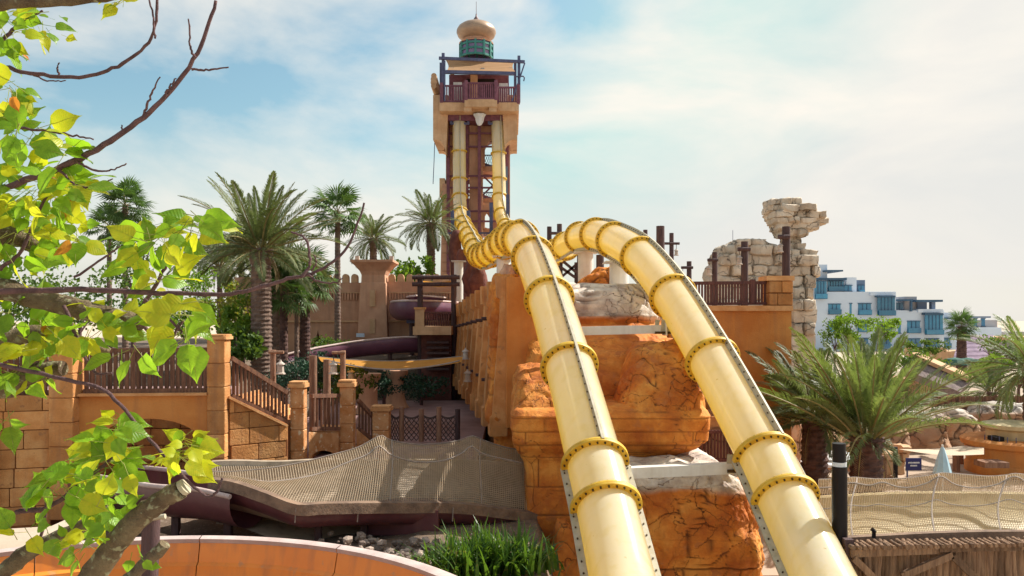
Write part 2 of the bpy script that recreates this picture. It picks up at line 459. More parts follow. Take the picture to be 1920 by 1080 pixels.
M['shrub_light'] = mat('light_shrub_leaf', (0.15, 0.27, 0.03), (0.08, 0.17, 0.02), 0.55, 1.5, 0, 10, 0.1, transl=0.4, tcol=(0.3, 0.45, 0.02))
M['grass'] = mat('strap_leaf', (0.07, 0.15, 0.02), (0.022, 0.065, 0.012), 0.4, 5, 0, 10, 0.1, speck=((0.26, 0.22, 0.07), 9.0, 0.62), transl=0.35, tcol=(0.2, 0.36, 0.02))
def tube_mat():
    """glossy translucent pale yellow fibreglass shell"""
    m = mat('pale_yellow_fibreglass', (0.91, 0.90, 0.78), (0.89, 0.85, 0.60), 0.2, 0.5, 0.012, 5, 0.02, spec=0.6, coat=0.8, attr=[('dirt', (0.50, 0.40, 0.17))],
            transl=0.5, tcol=(0.98, 0.76, 0.0), tmix=0.95, speck=((0.34, 0.28, 0.14), 9.0, 0.715), streak=((0.74, 0.66, 0.36), 0.4))
    return m
M['tube'] = tube_mat()
M['shaded_tan_fg'] = mat('shaded_channel', (0.48, 0.38, 0.28), (0.36, 0.28, 0.20), 0.55, 1.5, 0.05, 10, 0.06, streak=((0.14, 0.1, 0.07), 0.5))  # brown instead of tan: shade inside the channel is put into the colour
M['plaza'] = mat('plaza_paving', (0.44, 0.34, 0.26), (0.35, 0.26, 0.19), 0.9, 0.6, 0.2, 8, 0)

def add_cracks(m, scale, width, col, depth=0.02, mask=0.5, warp=0.5):
    """fine dark hairline cracks and their relief"""
    n, l = m.node_tree.nodes, m.node_tree.links
    pr = next(q for q in n if q.type == 'BSDF_PRINCIPLED')
    geo = n.new('ShaderNodeNewGeometry')
    nz = n.new('ShaderNodeTexNoise'); nz.inputs['Scale'].default_value = 1.7; nz.inputs['Detail'].default_value = 5
    l.new(geo.outputs['Position'], nz.inputs['Vector'])
    ad = n.new('ShaderNodeMix'); ad.data_type = 'RGBA'; ad.blend_type = 'LINEAR_LIGHT'; ad.inputs['Factor'].default_value = warp
    l.new(geo.outputs['Position'], ad.inputs[6]); l.new(nz.outputs['Color'], ad.inputs[7])
    vo = n.new('ShaderNodeTexVoronoi'); vo.feature = 'DISTANCE_TO_EDGE'; vo.inputs['Scale'].default_value = scale
    l.new(ad.outputs[2], vo.inputs['Vector'])
    mr = n.new('ShaderNodeMapRange'); mr.inputs['From Min'].default_value = 0.0; mr.inputs['From Max'].default_value = width
    mr.inputs['To Min'].default_value = 1.0; mr.inputs['To Max'].default_value = 0.0
    l.new(vo.outputs['Distance'], mr.inputs['Value'])
    n2 = n.new('ShaderNodeTexNoise'); n2.inputs['Scale'].default_value = 0.9; n2.inputs['Detail'].default_value = 3
    l.new(geo.outputs['Position'], n2.inputs['Vector'])
    m2 = n.new('ShaderNodeMapRange'); m2.inputs['From Min'].default_value = mask - 0.08; m2.inputs['From Max'].default_value = mask + 0.08
    l.new(n2.outputs['Fac'], m2.inputs['Value'])
    mu = n.new('ShaderNodeMath'); mu.operation = 'MULTIPLY'
    l.new(mr.outputs[0], mu.inputs[0]); l.new(m2.outputs[0], mu.inputs[1])
    old = pr.inputs['Base Color'].links[0].from_socket
    mx = n.new('ShaderNodeMix'); mx.data_type = 'RGBA'
    l.new(mu.outputs[0], mx.inputs['Factor']); l.new(old, mx.inputs[6]); mx.inputs[7].default_value = (*col, 1)
    l.new(mx.outputs[2], pr.inputs['Base Color'])
    bp = n.new('ShaderNodeBump'); bp.invert = True; bp.inputs['Strength'].default_value = 0.9; bp.inputs['Distance'].default_value = depth
    l.new(mu.outputs[0], bp.inputs['Height'])
    if pr.inputs['Normal'].links: l.new(pr.inputs['Normal'].links[0].from_socket, bp.inputs['Normal'])
    l.new(bp.outputs[0], pr.inputs['Normal'])
M['carved'] = M['rock'].copy(); M['carved'].name = 'carved_orange_rock'
add_cracks(M['rock'], 1.35, 0.017, (0.13, 0.045, 0.016), 0.03, 0.50, 0.7)
add_cracks(M['carved'], 1.1, 0.012, (0.2, 0.07, 0.02), 0.02, 0.58, 0.7)
add_cracks(M['pale_rock'], 1.3, 0.03, (0.14, 0.10, 0.075), 0.06, 0.47)
add_cracks(M['brown_rock'], 0.9, 0.035, (0.12, 0.07, 0.045), 0.06, 0.46)

def add_veins(m, col, amt=0.5):
    """paler side veins on a leaf that lies along object X"""
    n, l = m.node_tree.nodes, m.node_tree.links
    pr = next(q for q in n if q.type == 'BSDF_PRINCIPLED')
    tc = n.new('ShaderNodeTexCoord'); sp = n.new('ShaderNodeSeparateXYZ')
    l.new(tc.outputs['Object'], sp.inputs[0])
    ab = n.new('ShaderNodeMath'); ab.operation = 'ABSOLUTE'; l.new(sp.outputs['Y'], ab.inputs[0])
    ma = n.new('ShaderNodeMath'); ma.operation = 'MULTIPLY_ADD'; ma.inputs[1].default_value = -0.75
    l.new(ab.outputs[0], ma.inputs[0]); l.new(sp.outputs['X'], ma.inputs[2])
    ml = n.new('ShaderNodeMath'); ml.operation = 'MULTIPLY'; ml.inputs[1].default_value = 11.0; l.new(ma.outputs[0], ml.inputs[0])
    fr = n.new('ShaderNodeMath'); fr.operation = 'PINGPONG'; fr.inputs[1].default_value = 0.5; l.new(ml.outputs[0], fr.inputs[0])
    mr = n.new('ShaderNodeMapRange'); mr.inputs['From Min'].default_value = 0.0; mr.inputs['From Max'].default_value = 0.10
    mr.inputs['To Min'].default_value = amt; mr.inputs['To Max'].default_value = 0.0
    l.new(fr.outputs[0], mr.inputs['Value'])
    old = pr.inputs['Base Color'].links[0].from_socket
    outs = [k for k in old.links]
    mx = n.new('ShaderNodeMix'); mx.data_type = 'RGBA'
    l.new(mr.outputs[0], mx.inputs['Factor']); mx.inputs[7].default_value = (*col, 1)
    dests = [k.to_socket for k in old.links]
    l.new(old, mx.inputs[6])
    for d_ in dests: l.new(mx.outputs[2], d_)
    bp = n.new('ShaderNodeBump'); bp.inputs['Strength'].default_value = 0.15; bp.inputs['Distance'].default_value = 0.02
    l.new(fr.outputs[0], bp.inputs['Height']); l.new(bp.outputs[0], pr.inputs['Normal'])
for k_ in ('leaf', 'leaf_yellow', 'leaf_orange'):
    add_veins(M[k_], (0.40, 0.48, 0.10), 0.22)
M['deck_cloth'] = mat('striped_canvas', (0.50, 0.30, 0.15), (0.38, 0.21, 0.10), 0.85, 1.2, 0.1, 30, 0.05, transl=0.3, stretch=(0.3, 4, 1))
M['dead'] = mat('dead_palm_leaf', (0.30, 0.22, 0.13), (0.18, 0.12, 0.07), 0.8, 2, 0, 10, 0.25, transl=0.2)
# ------------------------------------------------------------------ shared pieces
def unit_block(name, m, bev=0.05, jit=0.0, seed=0):
    r = random.Random(seed)
    bm = bmesh.new()
    bmesh.ops.create_cube(bm, size=1.0)
    bmesh.ops.bevel(bm, geom=bm.edges[:], offset=bev, segments=1, affect='EDGES')
    for v in bm.verts:
        v.co += Vector((r.uniform(-jit, jit), r.uniform(-jit, jit), r.uniform(-jit, jit)))
    me = bpy.data.meshes.new(name)
    bm.to_mesh(me); bm.free()
    me.materials.append(m)
    return me
_blocks = {}
def block_mesh(key, k=0, bev=0.05, jit=0.015):
    q = (key, k, bev)
    if q not in _blocks: _blocks[q] = unit_block('stone_block', M[key], bev, jit, k)
    return _blocks[q]

def basis(o, a, b, c):
    m = Matrix.Identity(4)
    for i, v in enumerate((a, b, c)):
        for j in range(3): m[j][i] = v[j]
    m.translation = o
    return m

def clip_poly(poly, planes):
    for a, b, c in planes:
        out = []
        for i in range(len(poly)):
            p, q = poly[i], poly[(i+1) % len(poly)]
            dp, dq = a*p[0]+b*p[1]-c, a*q[0]+b*q[1]-c
            if dp <= 0: out.append(p)
            if (dp < 0 < dq) or (dq < 0 < dp):
                t = dp / (dp - dq)
                out.append((p[0]+(q[0]-p[0])*t, p[1]+(q[1]-p[1])*t))
        poly = out
        if len(poly) < 3: return []
    return poly

def block_run(parent, O, ux, W, H, rows, bl, key, th=0.10, proud=0.03, planes=(), hole=None, joint=0.022, seed=0, name='block', nrm=None):
    """courses of separate blocks on a wall face; O is the lower left corner of the face"""
    r = random.Random(seed)
    O, ux = Vector(O), Vector(ux).normalized()
    up = Vector((0, 0, 1))
    n = nrm if nrm is not None else ux.cross(up).normalized()   # towards the viewer for ux pointing right
    rh = H / rows
    for j in range(rows):
        u = -bl * r.uniform(0.1, 0.9)
        while u < W:
            l = bl * r.uniform(0.75, 1.3)
            a, b = max(0, u), min(W, u + l)
            u += l
            if b - a < 0.08: continue
            v0, v1 = j * rh, (j + 1) * rh
            rect = [(a+joint/2, v0+joint/2), (b-joint/2, v0+joint/2), (b-joint/2, v1-joint/2), (a+joint/2, v1-joint/2)]
            if hole and hole((a+b)/2, (v0+v1)/2): continue
            pr = proud * r.uniform(0.7, 1.3)
            q = clip_poly(rect, planes) if planes else rect
            if len(q) < 3: continue
            if planes and (len(q) != 4 or any(abs(q[i][0]-rect[i][0]) + abs(q[i][1]-rect[i][1]) > 1e-6 for i in range(4))):
                mb = MB().prism([O + ux*s + up*t + n*pr for s, t in q], -n*(pr+th))
                mb.build(name, M[key], parent)
            else:
                c = O + ux*((a+b)/2) + up*((v0+v1)/2) + n*((pr-th)/2)
                place(name, block_mesh(key, r.randrange(3), 0.03, 0.006), parent,
                      basis(c, ux*(b-a-joint), n*(pr+th), up*(rh-joint)))

def sstep(a, b, x):
    t = max(0.0, min(1.0, (x - a) / (b - a)))
    return t * t * (3 - 2 * t)

def rock_loft(levels, nu=200, nv=90, amp=0.12, fs=0.9, crack=(0.9, 0.05, 0.05), pale=None, extra=None, seed=0, pw=4.0, front=0.72, tops=4, fine=0.022, cmask=None):
    """closed boulder-like mass: superelliptic sections (z, cx, cy, hx, hy) from top to bottom, roughened, with incised cracks"""
    off = Vector((seed*7.3, seed*3.1, seed*5.7))
    def sec(z):
        for a, b in zip(levels, levels[1:]):
            if a[0] >= z >= b[0]:
                t = (a[0] - z) / max(1e-6, a[0] - b[0])
                return [lerp(a[i], b[i], t) for i in range(1, 5)]
        return list(levels[-1][1:]) if z < levels[-1][0] else list(levels[0][1:])
    zt, zb = levels[0][0], levels[-1][0]
    angs = []
    for k in range(nu):
        t = k / nu
        if t < front: a = -math.pi + math.pi * (t / front)           # camera side, densely
        else: a = math.pi * ((t - front) / (1 - front))
        angs.append(a)
    rows = []
    for i in range(tops):
        s = 0.02 + 0.93 * i / tops
        cx, cy, hx, hy = sec(zt)
        rows.append((zt, cx, cy, hx * s, hy * s))
    for i in range(nv + 1):
        z = zt + (zb - zt) * i / nv
        rows.append((z, *sec(z)))
    mb = MB()
    pts = []
    e = 2.0 / pw
    for z, cx, cy, hx, hy in rows:
        for a in angs:
            c, s = math.cos(a), math.sin(a)
            pts.append(Vector((cx + hx*math.copysign(abs(c)**e, c), cy + hy*math.copysign(abs(s)**e, s), z)))
    m = len(rows)
    fs_ = []
    for i in range(m - 1):
        for k in range(nu):
            k2 = (k+1) % nu
            fs_.append((i*nu+k, i*nu+k2, (i+1)*nu+k2, (i+1)*nu+k))
    fs_.append(tuple(reversed(range(nu))))
    me = bpy.data.meshes.new('rock')
    me.from_pydata([tuple(p) for p in pts], [], fs_)
    bm = bmesh.new(); bm.from_mesh(me)
    bmesh.ops.recalc_face_normals(bm, faces=bm.faces)
    bm.normal_update()
    ca, pa = [], []
    cs, cd, cw = crack
    for v in bm.verts:
        p = v.co.copy(); nn = v.normal.copy()
        q = p * fs + off
        h = noise.fractal(q, 1.0, 2.1, 5) * amp + noise.fractal(p*4.2 + off, 0.9, 2.2, 4) * fine
        wq = (p + Vector((noise.noise(p*1.3+off), noise.noise(p*1.3-off), noise.noise(p*1.7+off*2))) * 0.35) * cs + off
        dist, _ = noise.voronoi(wq)
        c = 1 - sstep(0.0, cw, dist[1] - dist[0])
        c *= sstep(-0.25, 0.15, noise.noise(p*0.8 + off*3) + 0.12)      # cracks come and go
        if cmask: c *= cmask(p)
        if extra:
            c = max(c, extra(p))
        ca.append(min(1.0, c * 0.9)); pa.append(pale(p) if pale else 0.0)
        v.co = p + nn * (h - cd * c) + nn * ((1 - sstep(0, 0.35, dist[1]-dist[0])) * -cd * 0.6)
    bm.to_mesh(me); bm.free()
    for nm, arr in (('crack', ca), ('pale', pa)):
        at = me.attributes.new(nm, 'FLOAT', 'POINT')
        at.data.foreach_set('value', arr)
    me.polygons.foreach_set('use_smooth', [True] * len(me.polygons))
    return me

def rock_part(name, me, mt, parent):
    me.materials.append(M[mt])
    o0 = org(parent)
    for v in me.vertices: v.co -= o0
    return link(name, me, parent)

def joints(zmax, rh, bl, w=0.022, seed=0, axis=0):
    """incised block joints on a carved face below zmax"""
    def f(p):
        if p.z > zmax: return 0.0
        row = math.floor((zmax - p.z) / rh)
        dz = abs(((zmax - p.z) / rh) % 1.0); dz = min(dz, 1 - dz) * rh
        u = p[axis] / bl + (row * 0.37 + seed * 0.21) % 1.0 + 0.13 * math.sin(row * 2.3)
        du = u % 1.0; du = min(du, 1 - du) * bl
        return 1 - sstep(w * 0.4, w, min(dz, du))
    return f

# ------------------------------------------------------------------ ground
g = MB().add([(-2500, -60, 0), (2500, -60, 0), (2500, 4500, 0), (-2500, 4500, 0)], [(0, 1, 2, 3)])
struct(g, 'ground', M['ground'])

def height_sheet(x0, x1, y0, y1, nx, ny, fz):
    return MB().grid([[(lerp(x0, x1, i/nx), lerp(y0, y1, j/ny), fz(lerp(x0, x1, i/nx), lerp(y0, y1, j/ny))) for i in range(nx+1)] for j in range(ny+1)])
zbed = HC - 4.0
def fbed(x, y):
    e = min(1.0, min(x + 10, 1.0 - x, y - 8.0, 19.5 - y) / 0.4)
    return max(0.003, (zbed - 0.36 * sstep(12.6, 15.6, y) + 0.12 * noise.noise(Vector((x*0.7, y*0.7, 3))) + 0.05*noise.noise(Vector((x*3, y*3, 9)))) * max(0.0, e))
struct(height_sheet(-10, 1.0, 8.0, 19.5, 70, 60, fbed), 'garden_bed', M['soil'], 60)
# paved court beyond the stairs
zc = HC - 3.62
struct(MB().box((-7.6, 20.6, 0.001), (-0.9, 36.0, zc)), 'paved_court', M['paving'])
zg = HC - 2.0
def fgar(x, y):
    e = min(1.0, max(0.0, min((y - 24.0) / 3.0, (-6.2 - x) / 1.5 + (y-36)*0.5 if y < 37 else 1, (x + 60)/1, (62 - y)/1)))
    return 0.004 + (zg + 0.02*(y-30) + 0.25 * noise.noise(Vector((x*0.25, y*0.25, 1)))) * max(0.0, e)
struct(height_sheet(-60, 2.0, 23.5, 62, 80, 60, fgar), 'garden_terrace', M['soil'], 60)
# plaza on the right
zp = HC - 5.3
struct(MB().box((4.9, 16.6, 0.001), (60, 70.0, zp)), 'plaza', M['plaza'])

# raised terrace behind the rocks, carrying the lantern posts
ZT = HC + 0.26
struct(MB().box((0.5, 25.0, 0.001), (8.3, 41.0, ZT)), 'upper_terrace', M['plaza'])
def gz(x, y):
    if x > 4.9 and 16.6 < y < 70: return zp
    if x < 2 and 23.5 < y < 62: return max(0.0, fgar(x, y) - 0.05)
    return 0.0

# ------------------------------------------------------------------ tube slides
def slide(label, ctrl, rings, name='tube_slide', side_from=None, seam_ang=80):
    TR = 0.5
    pts = catmull([P(*c) for c in ctrl], 24)
    # even resampling
    acc = [0.0]
    for a, b in zip(pts, pts[1:]): acc.append(acc[-1] + (b - a).length)
    step = 0.12
    n = int(acc[-1] / step)
    rs, k = [], 0
    for i in range(n + 1):
        s = acc[-1] * i / n
        while k < len(acc) - 2 and acc[k+1] < s: k += 1
        t = (s - acc[k]) / max(1e-9, acc[k+1] - acc[k])
        rs.append(pts[k].lerp(pts[k+1], t))
    pts = rs
    N = len(pts)
    T, S, U = [], [], []
    for i in range(N):
        t = (pts[min(i+1, N-1)] - pts[max(i-1, 0)]).normalized()
        s = Vector((1, 0, 0)) - t * t.x
        s.normalize()
        T.append(t); S.append(s); U.append(s.cross(t).normalized() if s.cross(t).z >= -0.2 else -s.cross(t).normalized())
    # keep the up vector continuous
    for i in range(N - 2, -1, -1):
        if U[i].dot(U[i+1]) < 0: U[i] = -U[i]
    prj = [((p.x / p.y) * F + 960, HY - (p.z - HC) / p.y * F) for p in pts]
    idx = []
    lo = 0
    for rx, ry in rings:
        best = min(range(lo, N), key=lambda i: (prj[i][0]-rx)**2 + (prj[i][1]-ry)**2)
        idx.append(best); lo = best + 1 if best + 1 < N else best
    root = thing(name, label, 'slide', (pts[-1].x, pts[-1].y, 0), 'yellow tube slides')
    def ringpt(i, a, r):
        return pts[i] + (S[i]*math.cos(a) + U[i]*math.sin(a)) * r
    bounds = [0] + idx + [N - 1]
    for bi, (a, b) in enumerate(zip(bounds, bounds[1:])):
        if b - a < 1: continue
        mb = MB()
        seg = 48
        for i in range(a, b + 1):
            for k in range(seg):
                mb.v.append(ringpt(i, 2*math.pi*k/seg, TR))
        for i in range(b - a):
            for k in range(seg):
                k2 = (k+1) % seg
                mb.f.append((i*seg+k, i*seg+k2, (i+1)*seg+k2, (i+1)*seg+k))
        sec = mb.build('tube_section', M['tube'], root, 180)
        da_ = []
        for i in range(a, b + 1):
            e0 = min(i - a, b - i) * step
            for k in range(seg):
                w_ = noise.noise(mb.v[len(da_)] * 6.0) * 0.5 + 0.5
                da_.append(max(0.0, (1 - sstep(0.03, 0.10 + 0.16*w_, e0)) * (0.25 + 0.5*w_)))
        at_ = sec.data.attributes.new('dirt', 'FLOAT', 'POINT')
        at_.data.foreach_set('value', da_)
        side = side_from is not None and bi >= len(bounds) - 1 - side_from
        angs = (R(-8), R(188)) if side else (R(seam_ang), R(seam_ang + 180))
        for an in angs:
            lip = MB()
            w = 0.045
            rr0, rr1 = TR - 0.02, TR + 0.125
            da = w / TR / 2
            prof = [(an-da, rr0), (an+da, rr0), (an+da, rr1), (an-da, rr1)]
            for i in range(a, b + 1):
                for q, r_ in prof: lip.v.append(ringpt(i, q, r_))
            for i in range(b - a):
                for k in range(4):
                    k2 = (k+1) % 4
                    lip.f.append((i*4+k, i*4+k2, (i+1)*4+k2, (i+1)*4+k))
            lip.f += [(0, 1, 2, 3), tuple((b-a)*4+k for k in (3, 2, 1, 0))]
            lp = lip.build('seam_lip', M['seam'], sec)
            bo = MB()
            near = pts[b].y < 26
            if near:
                for i in range(a + 1, b, 2):
                    for sgn in (1, -1):
                        c = ringpt(i, an, TR + 0.065)
                        tang = (-S[i]*math.sin(an) + U[i]*math.cos(an)) * sgn
                        bo.tube([c + tang*0.012, c + tang*0.045], 0.016, 6)
                bo.build('seam_bolts', M['bolt'], sec)['kind'] = 'stuff'
    for i in idx:
        mb = MB()
        seg = 48
        th = 0.044
        prof = [(TR - 0.01, -th), (TR + 0.107, -th), (TR + 0.112, -th+0.01), (TR + 0.112, -0.004), (TR + 0.104, 0.0), (TR + 0.112, 0.004), (TR + 0.112, th-0.01), (TR + 0.107, th), (TR - 0.01, th)]
        for k in range(seg):
            a = 2*math.pi*k/seg
            for r_, o_ in prof: mb.v.append(ringpt(i, a, r_) + T[i]*o_)
        m = len(prof)
        for k in range(seg):
            k2 = (k+1) % seg
            for q in range(m):
                q2 = (q+1) % m
                mb.f.append((k*m+q, k2*m+q, k2*m+q2, k*m+q2))
        fl = mb.build('flange', M['flange'], root, 30)
        if pts[i].y < 45:
            bo = MB()
            for k in range(26):
                a = 2*math.pi*(k+0.5)/26
                c = ringpt(i, a, TR + 0.062)
                bo.tube([c - T[i]*(th+0.03), c + T[i]*(th+0.03)], 0.019, 6)
            bo.build('flange_bolts', M['bolt'], fl)['kind'] = 'stuff'
    return root, pts

ctrlA = [(861,222,61.6),(861,260,61.4),(861.5,320,61.2),(862,375,60.6),(865,408,58.5),(873,430,53),(884,452,46),(893,472,40),(903,480,36),(917,476,33),(934,464,30),(955,450,27.2),(976,449,24.6),(1000,484,21.6),(1030,562,19),(1067,686,16.6),(1115,867,14.2),(1137,954,13.4),(1168,1090,12.1),(1195,1200,11.0),(1245,1400,9.6)]
ringA = [(861,286),(861.5,337),(862,370),(863,402),(867,419),(873,430),(879,442),(885,455),(891,467),(899,478),(908,479.5),(919,475),(932,465),(946,455),(961,448),(976,449),(1000,484),(1030,562),(1067,686),(1115,867),(1137,954)]
slideA, ptsA = slide('pale yellow tube slide whose hump stands nearer the tower, at the picture centre', ctrlA, ringA, side_from=2, seam_ang=80)
ctrlB = [(933,222,61.6),(934,260,61.4),(935.5,320,61.2),(937,375,60.6),(941,405,58.5),(955,440,53),(975,465,47),(1000,480,42),(1030,478,37.5),(1060,462,33),(1088,445,30),(1118,440,28),(1150,450,26),(1200,481,23),(1261,555,20),(1335,675,17.4),(1432,853,15.1),(1472,937,14.2),(1542,1085,12.7),(1600,1200,11.6),(1700,1390,10.2)]
ringB = [(934,288),(935.5,337),(937,370),(940,403),(948,425),(958,445),(970,460),(985,472),(1005,480),(1025,479),(1042,472),(1061,461),(1088,445),(1118,440),(1150,450),(1200,481),(1261,555),(1335,675),(1432,853),(1472,937)]
slideB, ptsB = slide('pale yellow tube slide running down on the right beside the date palms', ctrlB, ringB, side_from=2, seam_ang=66)

def support(a, b, w, h, label, plate=True, round_=False):
    root = thing('slide_support', label, 'support', (Vector(a)+Vector(b))/2 if abs((Vector(a)-Vector(b)).z) < 1 else min(Vector(a), Vector(b), key=lambda q: q.z), 'white slide supports')
    if round_:
        MB().tube([a, b], w/2, 16).build('column', M['white'], root, 40)
    else:
        MB().beam(a, b, w, h).build('beam', M['white'], root)
    if plate:
        for q in (a, b):
            q = Vector(q)
            d = (Vector(b) - Vector(a)).normalized() * 0.02
            MB().beam(q - d, q + d, w*1.55, h*1.55).build('end_plate', M['white'], root)
    return root
support(P(1022, 622, 18.9), P(1246, 617, 19.2), 0.2, 0.2, 'white steel beam joining both yellow tubes in front of the pale rock top')
support(P(1176, 886, 14.9), P(1376, 877, 15.4), 0.2, 0.2, 'white steel beam joining both yellow tubes just above the lower rock ledge')
for px, y0, y1, d, w, lb in ((1098, 474, 560, 29.0, 0.55, 'round white column under the first bend of the right yellow tube'),
                             (1161, 492, 560, 25.6, 0.62, 'short thick white column under the hump of the right yellow tube'),
                             (944, 482, 575, 28.6, 0.5, 'white column under the hump of the central yellow tube'),
                             (860, 490, 560, 44.0, 0.5, 'tall white column beside the tower foot under the tube bend')):
    a_ = P(px, y1, d); a_.z = ZT if a_.x > 0.5 else (HC + 0.2 if px > 900 else 0.0)
    support(a_, P(px, y0, d), w, w, lb, round_=True)
# saddle clamps carrying the beams
for q, s in ((P(1240, 612, 19.1), 1), (P(1378, 868, 15.3), 1)):
    c = thing('tube_clamp', 'rusty steel clamp bracket on the %s beam under the right tube' % ('upper white' if q.y > 17 else 'lower white'), 'bracket', q)
    MB().box(q + Vector((-0.16, -0.05, -0.18)), q + Vector((0.22, 0.1, -0.12))).build('base_plate', M['bolt'], c)
    for dx in (-0.12, 0.03, 0.17):
        MB().beam(q + Vector((dx, 0, -0.12)), q + Vector((dx+0.03, 0, 0.16)), 0.03, 0.1).build('rib', M['seam'], c)

# ------------------------------------------------------------------ central rock
rock = thing('artificial_rock', 'orange sculpted rock massif with pale cracked top under the yellow tubes', 'rock', (2.0, 22, 0))
def X(px, d): return (px - 960) * d / F
def Z(py, d): return HC + (HY - py) * d / F
# upper pale-capped mass
d1 = 21.6
me = rock_loft([(Z(528, d1), X(1130, d1), d1+3.2, 1.9, 2.0), (Z(545, d1), X(1118, d1), d1+2.6, 2.1, 2.3), (Z(575, d1), X(1108, d1), d1+2.4, 2.2, 2.36), (Z(592, d1), X(1105, d1), d1+2.25, 2.22, 2.42), (Z(606, d1), X(1105, d1), d1+2.3, 2.16, 2.38), (Z(625, d1), X(1112, d1), d1+1.6, 2.05, 2.5), (Z(655, d1), X(1118, d1), d1+0.6, 1.98, 2.75),
                (Z(700, d1), X(1118, d1), d1+0.2, 1.98, 2.95), (Z(760, d1), X(1118, d1), d1+0.0, 1.98, 2.95), (0, X(1118, d1), d1+0.0, 1.95, 2.95)],
               nu=320, nv=170, amp=0.13, fs=0.8, crack=(1.9, 0.06, 0.075), seed=1, pw=5, tops=8,
               cmask=lambda p: 0.12 + 0.88*sstep(Z(606, 21.6), Z(592, 21.6), p.z),
               pale=lambda p: sstep(Z(604, 21.6), Z(590, 21.6), p.z + 0.12*noise.noise(p*2.0)))
rock_part('upper_rock', me, 'rock', rock)
# jagged crest left of the tube
d1 = 24.0
me = rock_loft([(Z(498, d1), X(962, d1), d1+0.6, 0.22, 0.3), (Z(515, d1), X(966, d1), d1+0.7, 0.45, 0.5), (Z(560, d1), X(976, d1), d1+0.8, 0.62, 0.6), (Z(620, d1), X(982, d1), d1+0.8, 0.75, 0.6), (0, X(985, d1), d1+0.8, 0.8, 0.6)],
               nu=120, nv=110, amp=0.2, fs=1.8, crack=(1.6, 0.05, 0.06), seed=2, pw=3,
               pale=lambda p: 0.5*sstep(Z(575, d1), Z(590, d1), -abs(p.z - Z(600, d1)) + Z(600, d1) - 0.1))
rock_part('crest', me, 'rock', rock)
# small orange crag behind the white columns
d1 = 27.5
me = rock_loft([(Z(497, d1), X(1147, d1), d1, 0.18, 0.25), (Z(507, d1), X(1138, d1), d1, 0.4, 0.4), (Z(525, d1), X(1128, d1), d1, 0.62, 0.5), (Z(560, d1), X(1120, d1), d1, 0.9, 0.6), (HC - 1, X(1120, d1), d1, 1.0, 0.6)],
               nu=110, nv=50, amp=0.16, fs=2.0, crack=(1.5, 0.05, 0.06), seed=3, pw=3)
rock_part('crag', me, 'rock', rock)
# mushroom boulder between the tubes, leaning back towards its top
def bulge(rows, **kw):
    """rows: (y, xleft, xright, front depth); every section reaches back to the massif"""
    lv = []
    for y, a, b, df in rows:
        lv.append((Z(y, df), X((a+b)/2, df), (df + 21.0)/2, (X(b, df) - X(a, df))/2, (21.0 - df)/2))
    return rock_loft(lv, **kw)
me = bulge([(640, 1226, 1290, 19.0), (648, 1206, 1306, 18.6), (665, 1192, 1316, 18.2), (700, 1180, 1326, 17.75), (745, 1168, 1334, 17.4), (785, 1160, 1338, 17.2), (830, 1160, 1336, 17.3)],
           nu=260, nv=120, amp=0.08, fs=1.2, crack=(1.5, 0.035, 0.022), seed=4, pw=4.5, tops=8)
rock_part('boulder', me, 'rock', rock)
# left boulder beside the central tube
me = bulge([(682, 990, 1046, 19.0), (692, 974, 1052, 18.5), (712, 966, 1058, 18.0), (750, 962, 1064, 17.5), (785, 960, 1068, 17.2), (830, 962, 1070, 17.3)],
           nu=200, nv=90, amp=0.06, fs=1.4, crack=(1.5, 0.035, 0.022), seed=5, pw=4.5, tops=8)
rock_part('boulder', me, 'rock', rock)
# carved ledge with corbelled ends, then the pier
d1 = 17.1
lv = [(Z(762, d1), X(1148, d1), d1+1.35, 2.0, 0.9), (Z(772, d1), X(1148, d1), d1+1.35, 2.1, 1.2), (Z(782, d1), X(1148, d1), d1+1.35, 2.17, 1.32), (Z(808, d1), X(1148, d1), d1+1.35, 2.17, 1.33), (Z(811, d1), X(1148, d1), d1+1.35, 2.15, 1.30), (Z(830, d1), X(1148, d1), d1+1.35, 2.14, 1.28),
      (Z(846, d1), X(1140, d1), d1+1.4, 2.0, 1.2), (Z(858, d1), X(1127, d1), d1+1.45, 1.78, 1.1), (Z(875, d1), X(1115, d1), d1+1.5, 1.52, 1.05), (Z(900, d1), X(1110, d1), d1+1.5, 1.42, 1.02), (0, X(1110, d1), d1+1.5, 1.42, 1.0)]
j1 = joints(Z(785, d1), 0.30, 0.9, seed=1); j2 = joints(Z(868, d1), 0.62, 1.0, seed=2)
me = rock_loft(lv, nu=300, nv=190, amp=0.018, fs=1.6, crack=(0.9, 0.02, 0.015), seed=6, pw=14, fine=0.007,
               extra=lambda p: j1(p) * 0.55 if p.z > Z(868, 17.1) else j2(p) * 0.8)
rock_part('carved_pier', me, 'carved', rock)
# foot buttress at the pier base
d1 = 16.6
me = rock_loft([(Z(985, d1), X(1055, d1), d1+0.5, 0.1, 0.12), (Z(1000, d1), X(1058, d1), d1+0.4, 0.2, 0.25), (Z(1080, d1), X(1062, d1), d1+0.3, 0.42, 0.5), (0, X(1065, d1), d1+0.3, 0.6, 0.8)],
               nu=90, nv=60, amp=0.05, fs=1.5, crack=(1, 0.02, 0.02), seed=8, pw=3)
rock_part('buttress', me, 'rock', rock)
